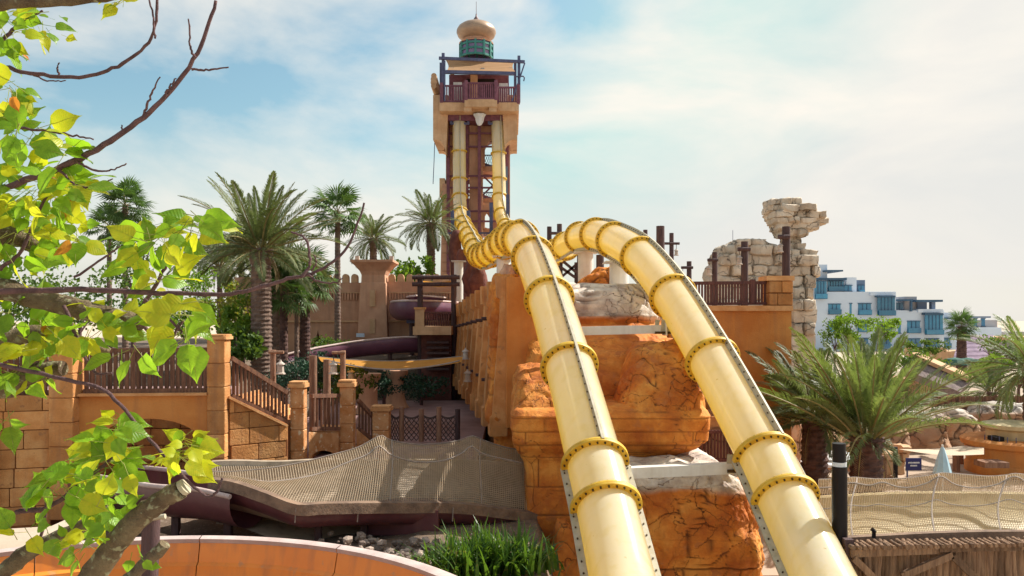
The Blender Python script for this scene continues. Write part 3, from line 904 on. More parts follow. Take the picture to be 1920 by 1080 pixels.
# low rock under the lower beam
d1 = 15.6
jl = joints(Z(1010, d1), 0.62, 1.15, seed=3)
me = rock_loft([(Z(884, d1), X(1285, d1), d1+1.6, 0.95, 1.1), (Z(893, d1), X(1290, d1), d1+1.4, 1.05, 1.3), (Z(912, d1), X(1292, d1), d1+1.3, 1.1, 1.36), (Z(930, d1), X(1300, d1), d1+1.3, 1.22, 1.34), (Z(960, d1), X(1310, d1), d1+1.3, 1.33, 1.3), (Z(1100, d1), X(1318, d1), d1+1.3, 1.4, 1.3), (0, X(1318, d1), d1+1.3, 1.42, 1.3)],
               nu=280, nv=150, amp=0.17, fs=1.1, crack=(1.3, 0.05, 0.025), seed=7, pw=4.2, fine=0.035, tops=8, extra=lambda p: jl(p)*0.8,
               pale=lambda p: sstep(Z(932, 15.6), Z(912, 15.6), p.z + 0.16*noise.noise(p*1.7)))
rock_part('lower_rock', me, 'rock', rock)

# ------------------------------------------------------------------ corbelled wall running back to the tower
A0, A1 = Vector((X(950, 20.4), 20.4, 0)), Vector((X(851, 42.0), 42.0, 0))
wv = (A1 - A0); wl_ = wv.length; wu = wv.normalized(); wn_ = Vector((-wu.y, wu.x, 0)) ; wn_ = wn_ if wn_.x < 0 else -wn_
cw_ = thing('corbelled_wall', 'orange wall with tall tapering pilasters receding left of the tubes', 'wall', A0)
zb_, zt0, zt1 = HC - 2.75, HC + 1.1, HC + 0.55
MB().hexa([A0 + Vector((0,0,zb_)), A1 + Vector((0,0,zb_)), A1 - wn_*1.2 + Vector((0,0,zb_)), A0 - wn_*1.2 + Vector((0,0,zb_)),
           A0 + Vector((0,0,zt0)), A1 + Vector((0,0,zt1)), A1 - wn_*1.2 + Vector((0,0,zt1)), A0 - wn_*1.2 + Vector((0,0,zt0))]).build('wall_core', M['orange_plaster'], cw_)
MB().hexa([A0 + wn_*-0.25, A1 + wn_*-0.25, A1 - wn_*1.2, A0 - wn_*1.2, A0 + wn_*-0.25 + Vector((0,0,zb_)), A1 + wn_*-0.25 + Vector((0,0,zb_)), A1 - wn_*1.2 + Vector((0,0,zb_)), A0 - wn_*1.2 + Vector((0,0,zb_))]).build('wall_base', M['block'], cw_)
NP = 11
for i in range(NP):
    t = (i + 0.25) / NP
    c = A0 + wu * (wl_ * t)
    zt = lerp(zt0, zt1, t)
    hw = 0.26
    pb = MB()
    rows_ = [(zb_ - 0.25, 0.40), (zb_ + 0.25, 0.40), (zb_ + 0.3, 0.34), (lerp(zb_, zt, 0.55), 0.20), (zt - 0.55, 0.12), (zt - 0.5, 0.22), (zt + 0.05, 0.24)]
    for (z0, o0), (z1, o1) in zip(rows_, rows_[1:]):
        a, b = c - wu*hw, c + wu*hw
        pb.hexa([a + wn_*o0 + Vector((0,0,z0)), b + wn_*o0 + Vector((0,0,z0)), b - wn_*0.05 + Vector((0,0,z0)), a - wn_*0.05 + Vector((0,0,z0)),
                 a + wn_*o1 + Vector((0,0,z1)), b + wn_*o1 + Vector((0,0,z1)), b - wn_*0.05 + Vector((0,0,z1)), a - wn_*0.05 + Vector((0,0,z1))])
    pb.build('pilaster', M['block'], cw_)
    if i < NP - 1:
        c2 = A0 + wu * (wl_ * (t + 0.5/NP))
        MB().beam(c2 - wu*0.55 + wn_*0.05 + Vector((0,0,zt-1.15)), c2 + wu*0.55 + wn_*0.05 + Vector((0,0,zt-1.15)), 0.14, 0.14).build('cross_rail', M['block'], cw_)
        MB().tube([c2 - wu*0.3 + wn_*0.02 + Vector((0,0,zt-1.0)), c2 - wu*0.3 + wn_*0.34 + Vector((0,0,zt-1.0))], 0.055, 8).build('beam_end', M['darkpost'], cw_)
        MB().tube([c2 - wu*0.3 + wn_*0.02 + Vector((0,0,zb_+1.0)), c2 - wu*0.3 + wn_*0.34 + Vector((0,0,zb_+1.0))], 0.05, 8).build('beam_end', M['darkpost'], cw_)
# blocks of the recesses nearest the camera
for i in range(4):
    t0, t1 = (i + 0.25)/NP, (i + 1.25)/NP
    a = A0 + wu*(wl_*t0 + 0.28); 
    block_run(cw_, a + Vector((0,0,zb_+0.02)), wu, wl_*(t1-t0) - 0.56, 2.2, 5, 0.9, 'block', 0.05, 0.03, seed=40+i, nrm=wn_)
# end face towards the camera, carved blocks below, rough rock above
me = rock_loft([(HC + 1.2, X(950, 21), 21.6, 0.28, 0.5), (HC + 0.9, X(948, 21), 21.6, 0.40, 0.75), (HC + 0.2, X(947, 21), 21.5, 0.43, 0.8), (HC - 2.6, X(947, 21), 21.5, 0.45, 0.8), (HC - 2.9, X(952, 21), 21.5, 0.4, 0.8), (0, X(958, 21), 21.6, 0.35, 0.8)],
               nu=140, nv=140, amp=0.11, fs=1.6, crack=(1.6, 0.03, 0.03), seed=12, pw=5, fine=0.04, extra=(lambda j: (lambda p: 0.6*j(p)))(joints(HC - 0.7, 0.42, 0.8, seed=5)))
rock_part('end_pier', me, 'carved', cw_)
# ------------------------------------------------------------------ tower
DT = 62.5
K = DT / F
def TP(px, py, d=DT): return P(px, py, d)
tower = thing('slide_tower', 'tall sandstone slide tower with onion dome and railed launch deck', 'tower', (X(893, DT), DT + 2.6, 0))
def tbox(name, m, x0, x1, y0, y1, d0, d1, parent=None, dref=None):
    """box whose face stands at photograph x0..x1, y0..y1 when seen at depth dref (default its front)"""
    dr = dref or d0
    return MB().box((X(x0, dr), d0, Z(y1, dr)), (X(x1, dr), d1, Z(y0, dr))).build(name, m, parent or tower)
cx = X(893, DT)
# corner legs
for a, b, mt in ((836, 849, 'sandpink'), (944, 956, 'sandpink')):
    MB().box((X(a, DT), DT, 0), (X(b, DT), DT + 0.6, Z(215, DT))).build('leg', M[mt], tower)
    MB().box((X(a, DT), DT + 4.4, 0), (X(b, DT), DT + 5.0, Z(215, DT))).build('leg', M[mt], tower)
MB().box((X(880, DT), DT + 0.1, 0), (X(905, DT), DT + 0.8, Z(212, DT))).build('leg', M['sandpink'], tower)
for px in (841, 876, 899, 951):
    MB().box((X(px, DT) - 0.12, DT - 0.35, HC - 1), (X(px, DT) + 0.12, DT - 0.1, Z(225, DT))).build('steel_column', M['tower_rail'], tower)
# left stone buttress, wider low down
bt = MB().hexa([(X(822, DT), DT - 0.4, 0), (X(852, DT), DT - 0.4, 0), (X(852, DT), DT + 5, 0), (X(822, DT), DT + 5, 0),
                (X(830, DT), DT - 0.2, Z(345, DT)), (X(846, DT), DT - 0.2, Z(345, DT)), (X(846, DT), DT + 5, Z(345, DT)), (X(830, DT), DT + 5, Z(345, DT))])
bt.build('buttress', M['sandpink'], tower)
tbox('buttress_cap', M['sand'], 824, 834, 334, 368, DT - 0.2, DT + 1)
tbox('service_pipe', M['hotel_grey'], 946, 952, 312, 368, DT - 0.4, DT - 0.1)
# floors with arched lattice openings
for fy in (312, 372, 428):
    tbox('floor_slab', M['sandpink'], 850, 944, fy, fy + 9, DT + 0.7, DT + 4.3)
def arch_panel(x0, x1, y0, y1, ax0, ax1, ytop, ybot, d, th, m, name='arch_panel'):
    """wall panel with a pointed arch opening"""
    n = 8
    L = [(ax0, ybot)] + [(lerp(ax0, (ax0+ax1)/2, t/n) , lerp(ytop + (ybot-ytop)*0.35, ytop, math.sin(t/n*math.pi/2)**1.0)) for t in range(n+1)]
    Rr = [(ax0 + ax1 - a, b) for a, b in reversed(L[:-1])]
    mb = MB()
    left = [(x0, y1)] + [(ax0, y1)] + L + [((ax0+ax1)/2, y0), (x0, y0)]
    right = [((ax0+ax1)/2, y0), ((ax0+ax1)/2, ytop)] + Rr + [(ax1, y1), (x1, y1), (x1, y0)]
    for pl in (left, right):
        mb.prism([P(a, b, d) for a, b in pl], (0, th, 0))
    return mb.build(name, m, tower)
arch_panel(905, 944, 232, 312, 909, 936, 262, 312, DT + 0.3, 0.4, M['sandpink'])
arch_panel(849, 880, 232, 312, 853, 876, 262, 312, DT + 0.3, 0.4, M['sandpink'])
arch_panel(905, 944, 380, 428, 909, 936, 392, 428, DT + 0.3, 0.4, M['sandpink'])
arch_panel(849, 880, 380, 428, 853, 876, 392, 428, DT + 0.3, 0.4, M['sandpink'])
arch_panel(850, 944, 380, 428, 900, 918, 398, 428, DT + 4.5, 0.3, M['sandpink'])
def lattice(x0, x1, y0, y1, d):
    p = MB()
    n = int((x1 - x0) / 4)
    h = y1 - y0
    for i in range(n):
        a = x0 + (x1 - x0) * i / n; b = x0 + (x1 - x0) * (i + 1) / n
        for k in range(2):
            u, w = y0 + h*k/2, y0 + h*(k+1)/2
            p.beam(P(a, u, d), P(b, w, d), 0.035, 0.03); p.beam(P(a, w, d), P(b, u, d), 0.035, 0.03)
    p.beam(P(x0, y0, d), P(x1, y0, d), 0.06, 0.08); p.beam(P(x0, y1, d), P(x1, y1, d), 0.06, 0.08)
    p.build('lattice_balustrade', M['hotel_grey'], tower)
for x0, x1, y0, y1 in ((906, 940, 291, 312), (853, 878, 291, 312), (906, 940, 361, 376), (906, 940, 432, 441)):
    lattice(x0, x1, y0, y1, DT + 0.9)
for i in range(7):      # stair flights inside
    a = P(852 if i % 2 else 940, 440 - i*30, DT + 2.6); b = P(940 if i % 2 else 852, 410 - i*30, DT + 2.6)
    MB().beam(a, b, 0.9, 0.18).build('stair_flight', M['tower_rail'], tower)
# crown of the tower: body with curved brackets
for s, xs in (('l', (812, 836)), ('r', (970, 946))):
    xo, xi = xs
    pl = [(xo, 178), (xo, 262)]
    for t in range(7):
        a = t / 6 * math.pi / 2
        pl.append((xi - (xi - xo) * 0.78 * math.cos(a) if False else lerp(xo, xi, 0.25 + 0.75*math.sin(a)), 262 + 28 * (1 - math.cos(a))) if s == 'l' else (lerp(xo, xi, 0.3 + 0.7*math.sin(a)), 262 + 20*(1-math.cos(a))))
    pl += [(xi + (4 if s == 'l' else -4), 206), (xi + (4 if s == 'l' else -4), 178)]
    for d in (DT - 1.6, DT + 3.8):
        MB().prism([P(a, b, d) if d < DT else P(a, b, DT) + Vector((0, d - DT, 0)) for a, b in pl], (0, 1.5, 0)).build('curved_bracket', M['sand'], tower)
tbox('side_wall', M['sand'], 812, 826, 178, 262, DT, DT + 4)
tbox('side_wall', M['sand'], 956, 970, 206, 262, DT, DT + 4)
tbox('deck_slab', M['sand'], 824, 973, 192, 208, DT - 2.6, DT + 5.2)
tbox('soffit', M['tower_rail'], 828, 968, 208, 226, DT - 1.45, DT + 3.6)
tbox('front_box', M['sand'], 871, 932, 186, 200, DT - 3.4, DT - 2.61)
tbox('bracket_foot', M['sand'], 870, 884, 200, 209, DT - 3.3, DT - 2.61)
tbox('bracket_foot', M['sand'], 917, 931, 200, 209, DT - 3.3, DT - 2.61)
# canvas bag under the deck
bag = MB().lathe(P(899, 236, DT - 2.0), [(0.02, 0), (0.16, 0.06), (0.30, 0.3), (0.36, 0.62), (0.52, 0.85), (0.3, 0.9)], 7)
bag.build('canvas_bag', M['canvas'], tower, 20)
# railing of the deck
def deck_rail(x0, x1, yt, yb, d, n, posts):
    MB().beam(P(x0, yt, d), P(x1, yt, d), 0.12, 0.12).build('top_rail', M['tower_rail'], tower)
    MB().beam(P(x0, yb, d), P(x1, yb, d), 0.12, 0.12).build('bottom_rail', M['tower_rail'], tower)
    me = None
    for i in range(n):
        q = P(lerp(x0, x1, (i + 0.5)/n), (yt+yb)/2, d)
        hh = abs(P(0, yt, d).z - P(0, yb, d).z)
        place('baluster', BAL, tower, Matrix.Translation(q) @ Matrix.Diagonal((0.11, 0.05, hh, 1)))
    for x in posts:
        q = P(x, (yt+yb)/2 - 1, d)
        place('rail_post', BAL, tower, Matrix.Translation(q) @ Matrix.Diagonal((0.26, 0.26, hh + 0.35, 1)))
BAL = unit_block('baluster', M['tower_rail'], 0.08)
deck_rail(827, 870, 161, 190, DT - 2.5, 10, (828, 870))
deck_rail(932, 973, 164, 192, DT - 2.5, 10, (932, 972))
deck_rail(874, 930, 156, 185, DT - 3.3, 14, (874, 930))
# launch room behind the rail, its dark inside painted as plum and near-black faces
tbox('launch_room', M['tower_rail'], 842, 954, 140, 191, DT + 0.4, DT + 4.4)
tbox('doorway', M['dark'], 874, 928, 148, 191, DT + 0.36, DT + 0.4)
tbox('launch_pod', M['white'], 850, 866, 154, 190, DT - 1.8, DT - 0.6)
tbox('launch_pod', M['white'], 936, 952, 156, 190, DT - 1.8, DT - 0.6)
tbox('pier', M['sand'], 882, 895, 140, 190, DT - 0.6, DT - 0.1)
# rolled tiles on the left shoulder
for k in range(4):
    c = P(817, 153 + k*6.5, DT)
    MB().tube([c + Vector((0, -1.5 - 0.05*k, 0)), c + Vector((0, 3.5, 0))], 0.19 + 0.06*math.sin((k+0.5)/4*math.pi), 12).build('roll_moulding', M['sand'], tower, 50)
# canopy frame
for x, y0, y1, d in ((831, 100, 192, DT - 2.4), (973, 105, 192, DT - 2.4), (827, 118, 190, DT + 2.0), (966, 118, 190, DT + 2.0)):
    MB().beam(P(x, y1, d), P(x, y0, d), 0.22, 0.22).build('canopy_post', M['bluepost'], tower)
dv = Vector((0, 0, 0)); DC = DT - 2.55
for (xa, ya, xb, yb, w) in ((823, 109, 984, 116, 0.2), (834, 135, 964, 138, 0.24), (834, 114, 834, 190, 0.1), (984, 118, 960, 190, 0.1)):
    MB().beam(P(xa, ya, DC), P(xb, yb, DC), w, w).build('canopy_beam', M['bluepost'], tower)
MB().tube(catmull([P(966, 144, DC), P(980, 143, DC), P(983, 146, DC), P(982, 152, DC)], 5), 0.05, 6).build('hook', M['bluepost'], tower)
cloth = []
for j in range(9):
    v = j / 8
    row = []
    for i in range(17):
        u = i / 16
        x = lerp(836 + 5*math.sin(v*math.pi), 966 - 5*math.sin(v*math.pi), u)
        y = lerp(113, 134, v) 
        sag = -0.5 * math.sin(math.pi*v) * (0.4 + 0.6*math.sin(math.pi*u))
        row.append(P(x, y, DT + lerp(2.0, -2.3, v)) + Vector((0, 0, sag*0.3)))
    cloth.append(row)
MB().grid(cloth).build('canopy_cloth', M['deck_cloth'], tower, 180, fix=False)
# blue clamps at the tube mouths
for x in (862, 933):
    for dx in (-16, 16):
        MB().beam(P(x + dx, 233, DT - 1.2), P(x + dx, 212, DT - 1.2), 0.18, 0.18).build('clamp', M['bluepost'], tower)
    MB().beam(P(x - 17, 232, DT - 1.2), P(x + 17, 232, DT - 1.2), 0.16, 0.16).build('clamp', M['bluepost'], tower)
# drum and onion dome
DD = DT + 2.2
cd = Vector((X(893, DD), DD, 0))
def zz(y): return Z(y, DD)
px = DD / F
drum_r = 31 * px
MB().lathe(cd + Vector((0,0,zz(110))), [(drum_r*0.96, 0), (drum_r*0.96, 27*px)], 12).build('drum', M['violetpane'], tower)
for k in range(12):
    a = 2*math.pi*k/12
    q = cd + Vector((math.cos(a), math.sin(a), 0)) * (drum_r*0.98)
    MB().beam(q + Vector((0,0,zz(111))), q + Vector((0,0,zz(83))), 0.16, 0.16, (math.cos(a), math.sin(a), 0)).build('mullion', M['teal'], tower)
for y in (88, 98, 109):
    MB().lathe(cd + Vector((0,0,zz(y)-0.08)), [(drum_r*0.9, 0), (drum_r*1.02, 0), (drum_r*1.02, 0.16), (drum_r*0.9, 0.16)], 12).build('drum_band', M['teal'], tower)
MB().lathe(cd + Vector((0,0,zz(84))), [(drum_r*1.02, 0), (drum_r*1.04, 2*px), (drum_r*0.9, 4*px), (26*px, 5*px), (25*px, 9*px), (23*px, 9.5*px)], 28).build('drum_cornice', M['sandpink'], tower, 40)
dm = [(22*px, 0), (28*px, 3*px), (34*px, 8*px), (37*px, 15*px), (36.5*px, 20*px), (33*px, 26*px), (26*px, 31*px), (16*px, 35*px), (9*px, 37.5*px)]
MB().lathe(cd + Vector((0,0,zz(77))), dm, 40).build('onion_dome', M['dome'], tower, 60)
MB().lathe(cd + Vector((0,0,zz(41))), [(10*px, 0), (6*px, 3*px), (4*px, 7*px), (1.6*px, 10*px), (1.2*px, 14*px), (0.5*px, 16*px), (0.4*px, 38*px), (0, 38*px)], 14).build('finial', M['domecap'], tower, 50)

# rusty shrouded frame where the tubes leave the tower
rf = thing('support_frame', 'rust-brown shrouded support frame under the tube bend at the tower foot', 'frame', P(875, 560, 46))
zf = -org(rf).z
for px_, d_, y0 in ((856, 50, 435), (872, 46, 470), (886, 42, 492), (898, 38, 505)):
    me = rock_loft([(Z(y0, d_), X(px_, d_), d_, 0.3, 0.3), (Z(y0+30, d_), X(px_-2, d_), d_, 0.45, 0.4), (Z(y0+70, d_), X(px_, d_), d_, 0.3, 0.3), (0.0, X(px_, d_), d_, 0.28, 0.28)], nu=30, nv=30, amp=0.16, fs=2.2, crack=(1, 0.01, 0.02), seed=px_ % 13, pw=2.5)
    rock_part('shroud', me, 'rust', rf)
for a, b in (((848, 395, 57), (850, 470, 57)), ((878, 395, 57), (880, 470, 57)), ((921, 380, 57), (921, 450, 57)), ((952, 365, 57), (952, 430, 57))):
    MB().beam(P(*a), P(*b), 0.25, 0.25).build('strut', M['bluepost'], rf)
for y in (437,):
    MB().beam(P(840, y, 57.5), P(955, y, 57.5), 0.12, 0.12).build('strut', M['bluepost'], rf)

# bracing and small fittings on the tower
for (x0, y0, x1, y1) in ((850, 300, 880, 345), (880, 300, 850, 345), (906, 330, 942, 365), (942, 330, 906, 365), (850, 365, 880, 400), (880, 365, 850, 400)):
    MB().beam(P(x0, y0, DT + 1.0), P(x1, y1, DT + 1.0), 0.12, 0.12).build('brace', M['tower_rail'], tower)
for y in (250, 275, 330, 352, 396, 415):
    MB().beam(P(838, y, DT - 0.2), P(954, y, DT - 0.2), 0.10, 0.14).build('cross_beam', M['tower_rail'], tower)
for k in range(9):
    MB().box(P(829, 372 + k*17, DT - 0.42), P(846, 372.8 + k*17, DT - 0.38)).build('joint_line', M['joint'], tower)
for x in (848, 905, 958):
    MB().beam(P(x, 140, DT - 0.5), P(x, 128, DT - 0.5), 0.3, 0.3).build('lamp_box', M['lantern'], tower)
MB().tube([P(815, 268, DT - 0.4), P(814, 300, DT - 0.4), P(812, 345, DT - 0.4)], 0.03, 5).build('hanging_cable', M['bluepost'], tower)
# ------------------------------------------------------------------ bridge and stairs on the left
br = thing('stone_bridge', 'ochre block bridge with stairs and plank railings on the left', 'bridge', (-8, 19, 0))
FR = [(-260, 17.0), (405, 18.8), (545, 20.0), (645, 22.0), (715, 23.2)]    # px -> depth of the front face
def bd(px): return interp(FR, px)
def BP(px, py, back=0.0):
    d = bd(px)
    q = P(px, py, d)
    return q + Vector((0, back, 0))
def wall_panel(x0, x1, yt0, yt1, ybot, name, m, th=0.5, back=0.08):
    """wall between two pillars, top from yt0 (left) to yt1 (right), down to ybot (taken at the left end)"""
    a, b = BP(x0, yt0, back), BP(x1, yt1, back)
    zb = max(0.0, BP(x0, ybot).z)
    t = Vector((0, th, 0))
    al, bl_ = Vector((a.x, a.y, zb)), Vector((b.x, b.y, zb))
    return MB().hexa([al, bl_, bl_+t, al+t, a, b, b+t, a+t]).build(name, m, br)
zlow = 0.6
def face_blocks(x0, x1, yt0, yt1, ybot, rows, bl, seed, key='block', hole=None, extra_planes=()):
    a, b = BP(x0, ybot, 0.08), BP(x1, ybot, 0.08)
    b.z = a.z
    ux = (b - a); W = ux.length; ux.normalize()
    h0, h1 = BP(x0, yt0).z - a.z, BP(x1, yt1).z - a.z
    H = max(h0, h1)
    # v <= h0 + (h1-h0)*u/W
    pl = [(-(h1-h0)/W, 1.0, h0)] + list(extra_planes)
    block_run(br, a, ux, W, H, rows, bl, key, 0.06, 0.035, planes=pl, seed=seed, hole=hole)

def pillar(x0, x1, ytop, ybot, key, rows, capw=5, caph=10, seed=0, dfront=-0.06):
    a, b = BP(x0, ytop, dfront), BP(x1, ytop, dfront)
    d = (a.y + b.y)/2
    w = b.x - a.x
    zt, zb = a.z, max(0.3, BP(x0, ybot).z)
    MB().box((a.x + 0.02, d + 0.02, zb), (b.x - 0.02, d + w - 0.02, zt)).build('pillar_core', M['joint'], br)
    rh = (zt - zb) / rows
    r = random.Random(seed)
    for j in range(rows):
        c = Vector(((a.x+b.x)/2, d + w/2, zb + rh*(j+0.5)))
        place('pillar_block', block_mesh(key, r.randrange(3), 0.03, 0.006), br, basis(c, Vector((w, 0, 0))*r.uniform(0.99, 1.01), Vector((0, w, 0)), Vector((0, 0, rh-0.012))))
    cpx = capw * d / F
    ch = caph * d / F
    c = Vector(((a.x+b.x)/2, d + w/2, zt + ch*0.32))
    place('coping', block_mesh('cap', 7, 0.06, 0.004), br, basis(c, Vector((w + cpx*2, 0, 0)), Vector((0, w + cpx*2, 0)), Vector((0, 0, ch*0.64))))
    c.z = zt + ch*0.83
    place('coping', block_mesh('cap', 8, 0.10, 0.004), br, basis(c, Vector((w + cpx*1.2, 0, 0)), Vector((0, w + cpx*1.2, 0)), Vector((0, 0, ch*0.34))))

pillar(-60, -8, 640, 980, 'block', 8, seed=1)
pillar(92, 144, 655, 975, 'block', 7, seed=2, dfront=-0.1)
pillar(386, 426, 637, 905, 'block', 6, seed=3, capw=4)
pillar(538, 577, 729, 890, 'block_sunspeck', 4, seed=4, capw=4, caph=12)
pillar(633, 667, 727, 868, 'block_sunspeck', 4, seed=5, capw=4, caph=13)
pillar(697, 731, 772, 845, 'block_sunspeck', 2, seed=6, capw=4, caph=10)

def railing(x0, x1, yt0, yt1, yb0, yb1, n, back=0.22):
    a, b, c, d = BP(x0, yt0, back), BP(x1, yt1, back), BP(x0, yb0, back), BP(x1, yb1, back)
    MB().beam(a, b, 0.11, 0.10).build('top_rail', M['plank'], br)
    MB().beam(c, d, 0.10, 0.10).build('bottom_rail', M['plank'], br)
    for i in range(n):
        t = (i + 0.5) / n
        p, q = a.lerp(b, t), c.lerp(d, t)
        h = p.z - q.z - 0.08
        wd = (b.x - a.x) / n * 0.84 * rnd.uniform(0.85, 1.12)
        m_ = basis((p + q)/2 + Vector((0, rnd.uniform(-0.008, 0.008), 0)), Vector((wd, 0, 0)), Vector((0, 0.035, 0)), Vector(((p-q).x*0, 0, h)))
        # sheared top follows the slope closely enough for narrow planks
        place('plank', PLK[i % 3], br, m_)
PLK = [unit_block('plank', M['plank'], 0.06, 0.03, s) for s in range(3)]
railing(147, 384, 658, 656, 735, 733, 22)
railing(-8, 90, 664, 660, 741, 737, 9)
railing(428, 536, 672, 739, 744, 795, 15)
railing(579, 632, 744, 743, 806, 806, 7)
railing(668, 698, 752, 784, 806, 828, 5)

# walls under the railings
wall_panel(-260, 92, 742, 742, 1010, 'wall_core', M['joint'])
face_blocks(-260, 92, 742, 742, 1005, 7, 0.75, 21)
# arch between the first two tall pillars
def bridge_arch(x0, x1, ytop, ax0, ax1, ycrown, yspring, ybot, name, m):
    n = 14
    arc = []
    for k in range(n + 1):
        t = math.pi * k / n
        arc.append(((ax0+ax1)/2 - (ax1-ax0)/2*math.cos(t), yspring - (yspring - ycrown) * math.sin(t)**0.8))
    mb = MB()
    up = [(x0, ytop)] + [(q[0], ytop) for q in arc] + [(x1, ytop)]
    lo = [(x0, yspring)] + arc + [(x1, yspring)]
    for k in range(len(up) - 1):
        a, b, c, d = BP(*lo[k], 0.1), BP(*lo[k+1], 0.1), BP(*up[k+1], 0.1), BP(*up[k], 0.1)
        if abs(a.x - b.x) < 1e-5: continue
        t = Vector((0, 1.6, 0))
        mb.hexa([a, b, b+t, a+t, d, c, c+t, d+t])
    for xa, xb in ((x0, ax0), (ax1, x1)):
        if xb - xa > 0.5:
            a, b = BP(xa, yspring, 0.1), BP(xb, yspring, 0.1)
            zb = max(0, BP(xa, ybot).z); t = Vector((0, 1.6, 0))
            mb.hexa([Vector((a.x, a.y, zb)), Vector((b.x, b.y, zb)), Vector((b.x, b.y, zb))+t, Vector((a.x, a.y, zb))+t, a, b, b+t, a+t])
    return mb.build(name, m, br)
bridge_arch(144, 386, 741, 168, 384, 786, 858, 930, 'arch_wall', M['orange_plaster'])
# edge course along the deck above the arch
MB().beam(BP(144, 741, 0.06), BP(386, 739, 0.06), 0.16, 0.06).build('deck_edge', M['cap'], br)
# back wall seen through the arch
q0 = P(230, 960, 21.2); q1 = P(420, 960, 21.2)
MB().box((q0.x, 21.25, 0.6), (q1.x, 21.6, P(0, 770, 21.2).z)).build('wall_core', M['joint'], br)
block_run(br, Vector((q0.x, 21.2, q0.z)), Vector((1, 0, 0)), q1.x - q0.x, P(0, 772, 21.2).z - q0.z, 6, 0.62, 'block', 0.05, 0.03, seed=33)
wall_panel(427, 537, 744, 797, 905, 'wall_core', M['joint'])
face_blocks(427, 537, 744, 797, 900, 5, 0.62, 22)
MB().beam(BP(427, 745, 0.03), BP(537, 799, 0.03), 0.14, 0.05).build('stair_edge', M['cap'], br)
bridge_arch(577, 633, 812, 580, 630, 846, 868, 900, 'arch_wall', M['block_sunspeck'])
wall_panel(667, 698, 806, 832, 868, 'wall_core', M['block_sunspeck'])
# stair steps and deck
for k in range(9):
    t0, t1 = k/9, (k+1)/9
    a, b = BP(lerp(427, 537, t0), lerp(744, 797, t0), 0.55), BP(lerp(427, 537, t1), lerp(744, 797, t0), 0.55)
    MB().box((a.x, a.y, 0.6), (b.x, a.y + 1.6, a.z - 0.02)).build('step', M['cap'], br)
a, b = BP(-260, 742, 0.4), BP(386, 739, 0.4)
MB().hexa([a - Vector((0,0,0.25)), b - Vector((0,0,0.25)), b + Vector((0,1.9,-0.25)), a + Vector((0,1.9,-0.25)), a, b, b + Vector((0,1.9,0)), a + Vector((0,1.9,0))]).build('deck', M['paving'], br)

# rope-net fence at the foot of the stairs
rf_ = thing('rope_fence', 'rope net fence on timber posts at the edge of the paved court', 'fence', P(790, 828, 23.4))
fp = [(733, 826), (753, 827), (790, 828), (823, 828), (858, 828)]
for i, (x, y) in enumerate(fp):
    if i == 0: continue
    MB().tube([P(x, y, 23.4), P(x, 767 - (4 if i % 2 else 0), 23.4)], 0.075, 10).build('post', M['post'] if i < 4 else M['darkpost'], rf_, 60)
for (xa, ya), (xb, yb) in zip(fp, fp[1:]):
    def npt(u, v):      # v 0 bottom .. 1 top, sagging top line
        x = lerp(xa, xb, u); yt = 777 + 7 * math.sin(math.pi*u); yb_ = 826
        return P(x, lerp(yb_, yt, v), 23.42)
    mb = MB()
    m_ = 4; k_ = 4
    for i in range(-k_, m_):
        for sgn in (1, -1):
            pts_ = []
            for s in range(9):
                v = s / 8
                u = (i + v * k_) / m_
                if sgn < 0: u = 1 - u
                if 0 <= u <= 1: pts_.append(npt(u, v))
            if len(pts_) > 1: mb.tube(pts_, 0.014, 4, False)
    mb.tube([npt(i/8, 1) for i in range(9)], 0.03, 6, False)
    mb.build('rope_net', M['darkrope'], rf_)

# ------------------------------------------------------------------ flumes under nets
def net_mesh(S, nu, nv, r):
    """square-mesh net over the surface S(u, v)"""
    mb = MB()
    def strand(pts_):
        b = len(mb.v); n = len(pts_)
        for i, p in enumerate(pts_):
            t = (pts_[min(i+1, n-1)] - pts_[max(i-1, 0)]).normalized()
            s = t.cross(Vector((0.2, -0.9, 0.4))).normalized(); u = s.cross(t)
            for k in range(3):
                a = 2*math.pi*k/3
                mb.v.append(p + (s*math.cos(a) + u*math.sin(a)) * r)
        for i in range(n-1):
            for k in range(3):
                k2 = (k+1) % 3
                mb.f.append((b+i*3+k, b+i*3+k2, b+(i+1)*3+k2, b+(i+1)*3+k))
    for j in range(nv + 1):
        strand([S(i/(nu//2), j/nv) for i in range(nu//2 + 1)])
    for i in range(nu + 1):
        strand([S(i/nu, j/(nv//2)) for j in range(nv//2 + 1)])
    return mb

def tabcurve(tab):
    xs = [t[0] for t in tab]
    def f(x):
        return interp([(a, b) for a, b in tab], x)
    return f
def smoothpts(pts_, n=12):
    c = catmull(pts_, n)
    acc = [0]
    for a, b in zip(c, c[1:]): acc.append(acc[-1] + (b-a).length)
    def f(u):
        s = u * acc[-1]
        for k in range(len(c)-1):
            if acc[k+1] >= s: return c[k].lerp(c[k+1], (s-acc[k])/max(1e-9, acc[k+1]-acc[k]))
        return c[-1].copy()
    return f

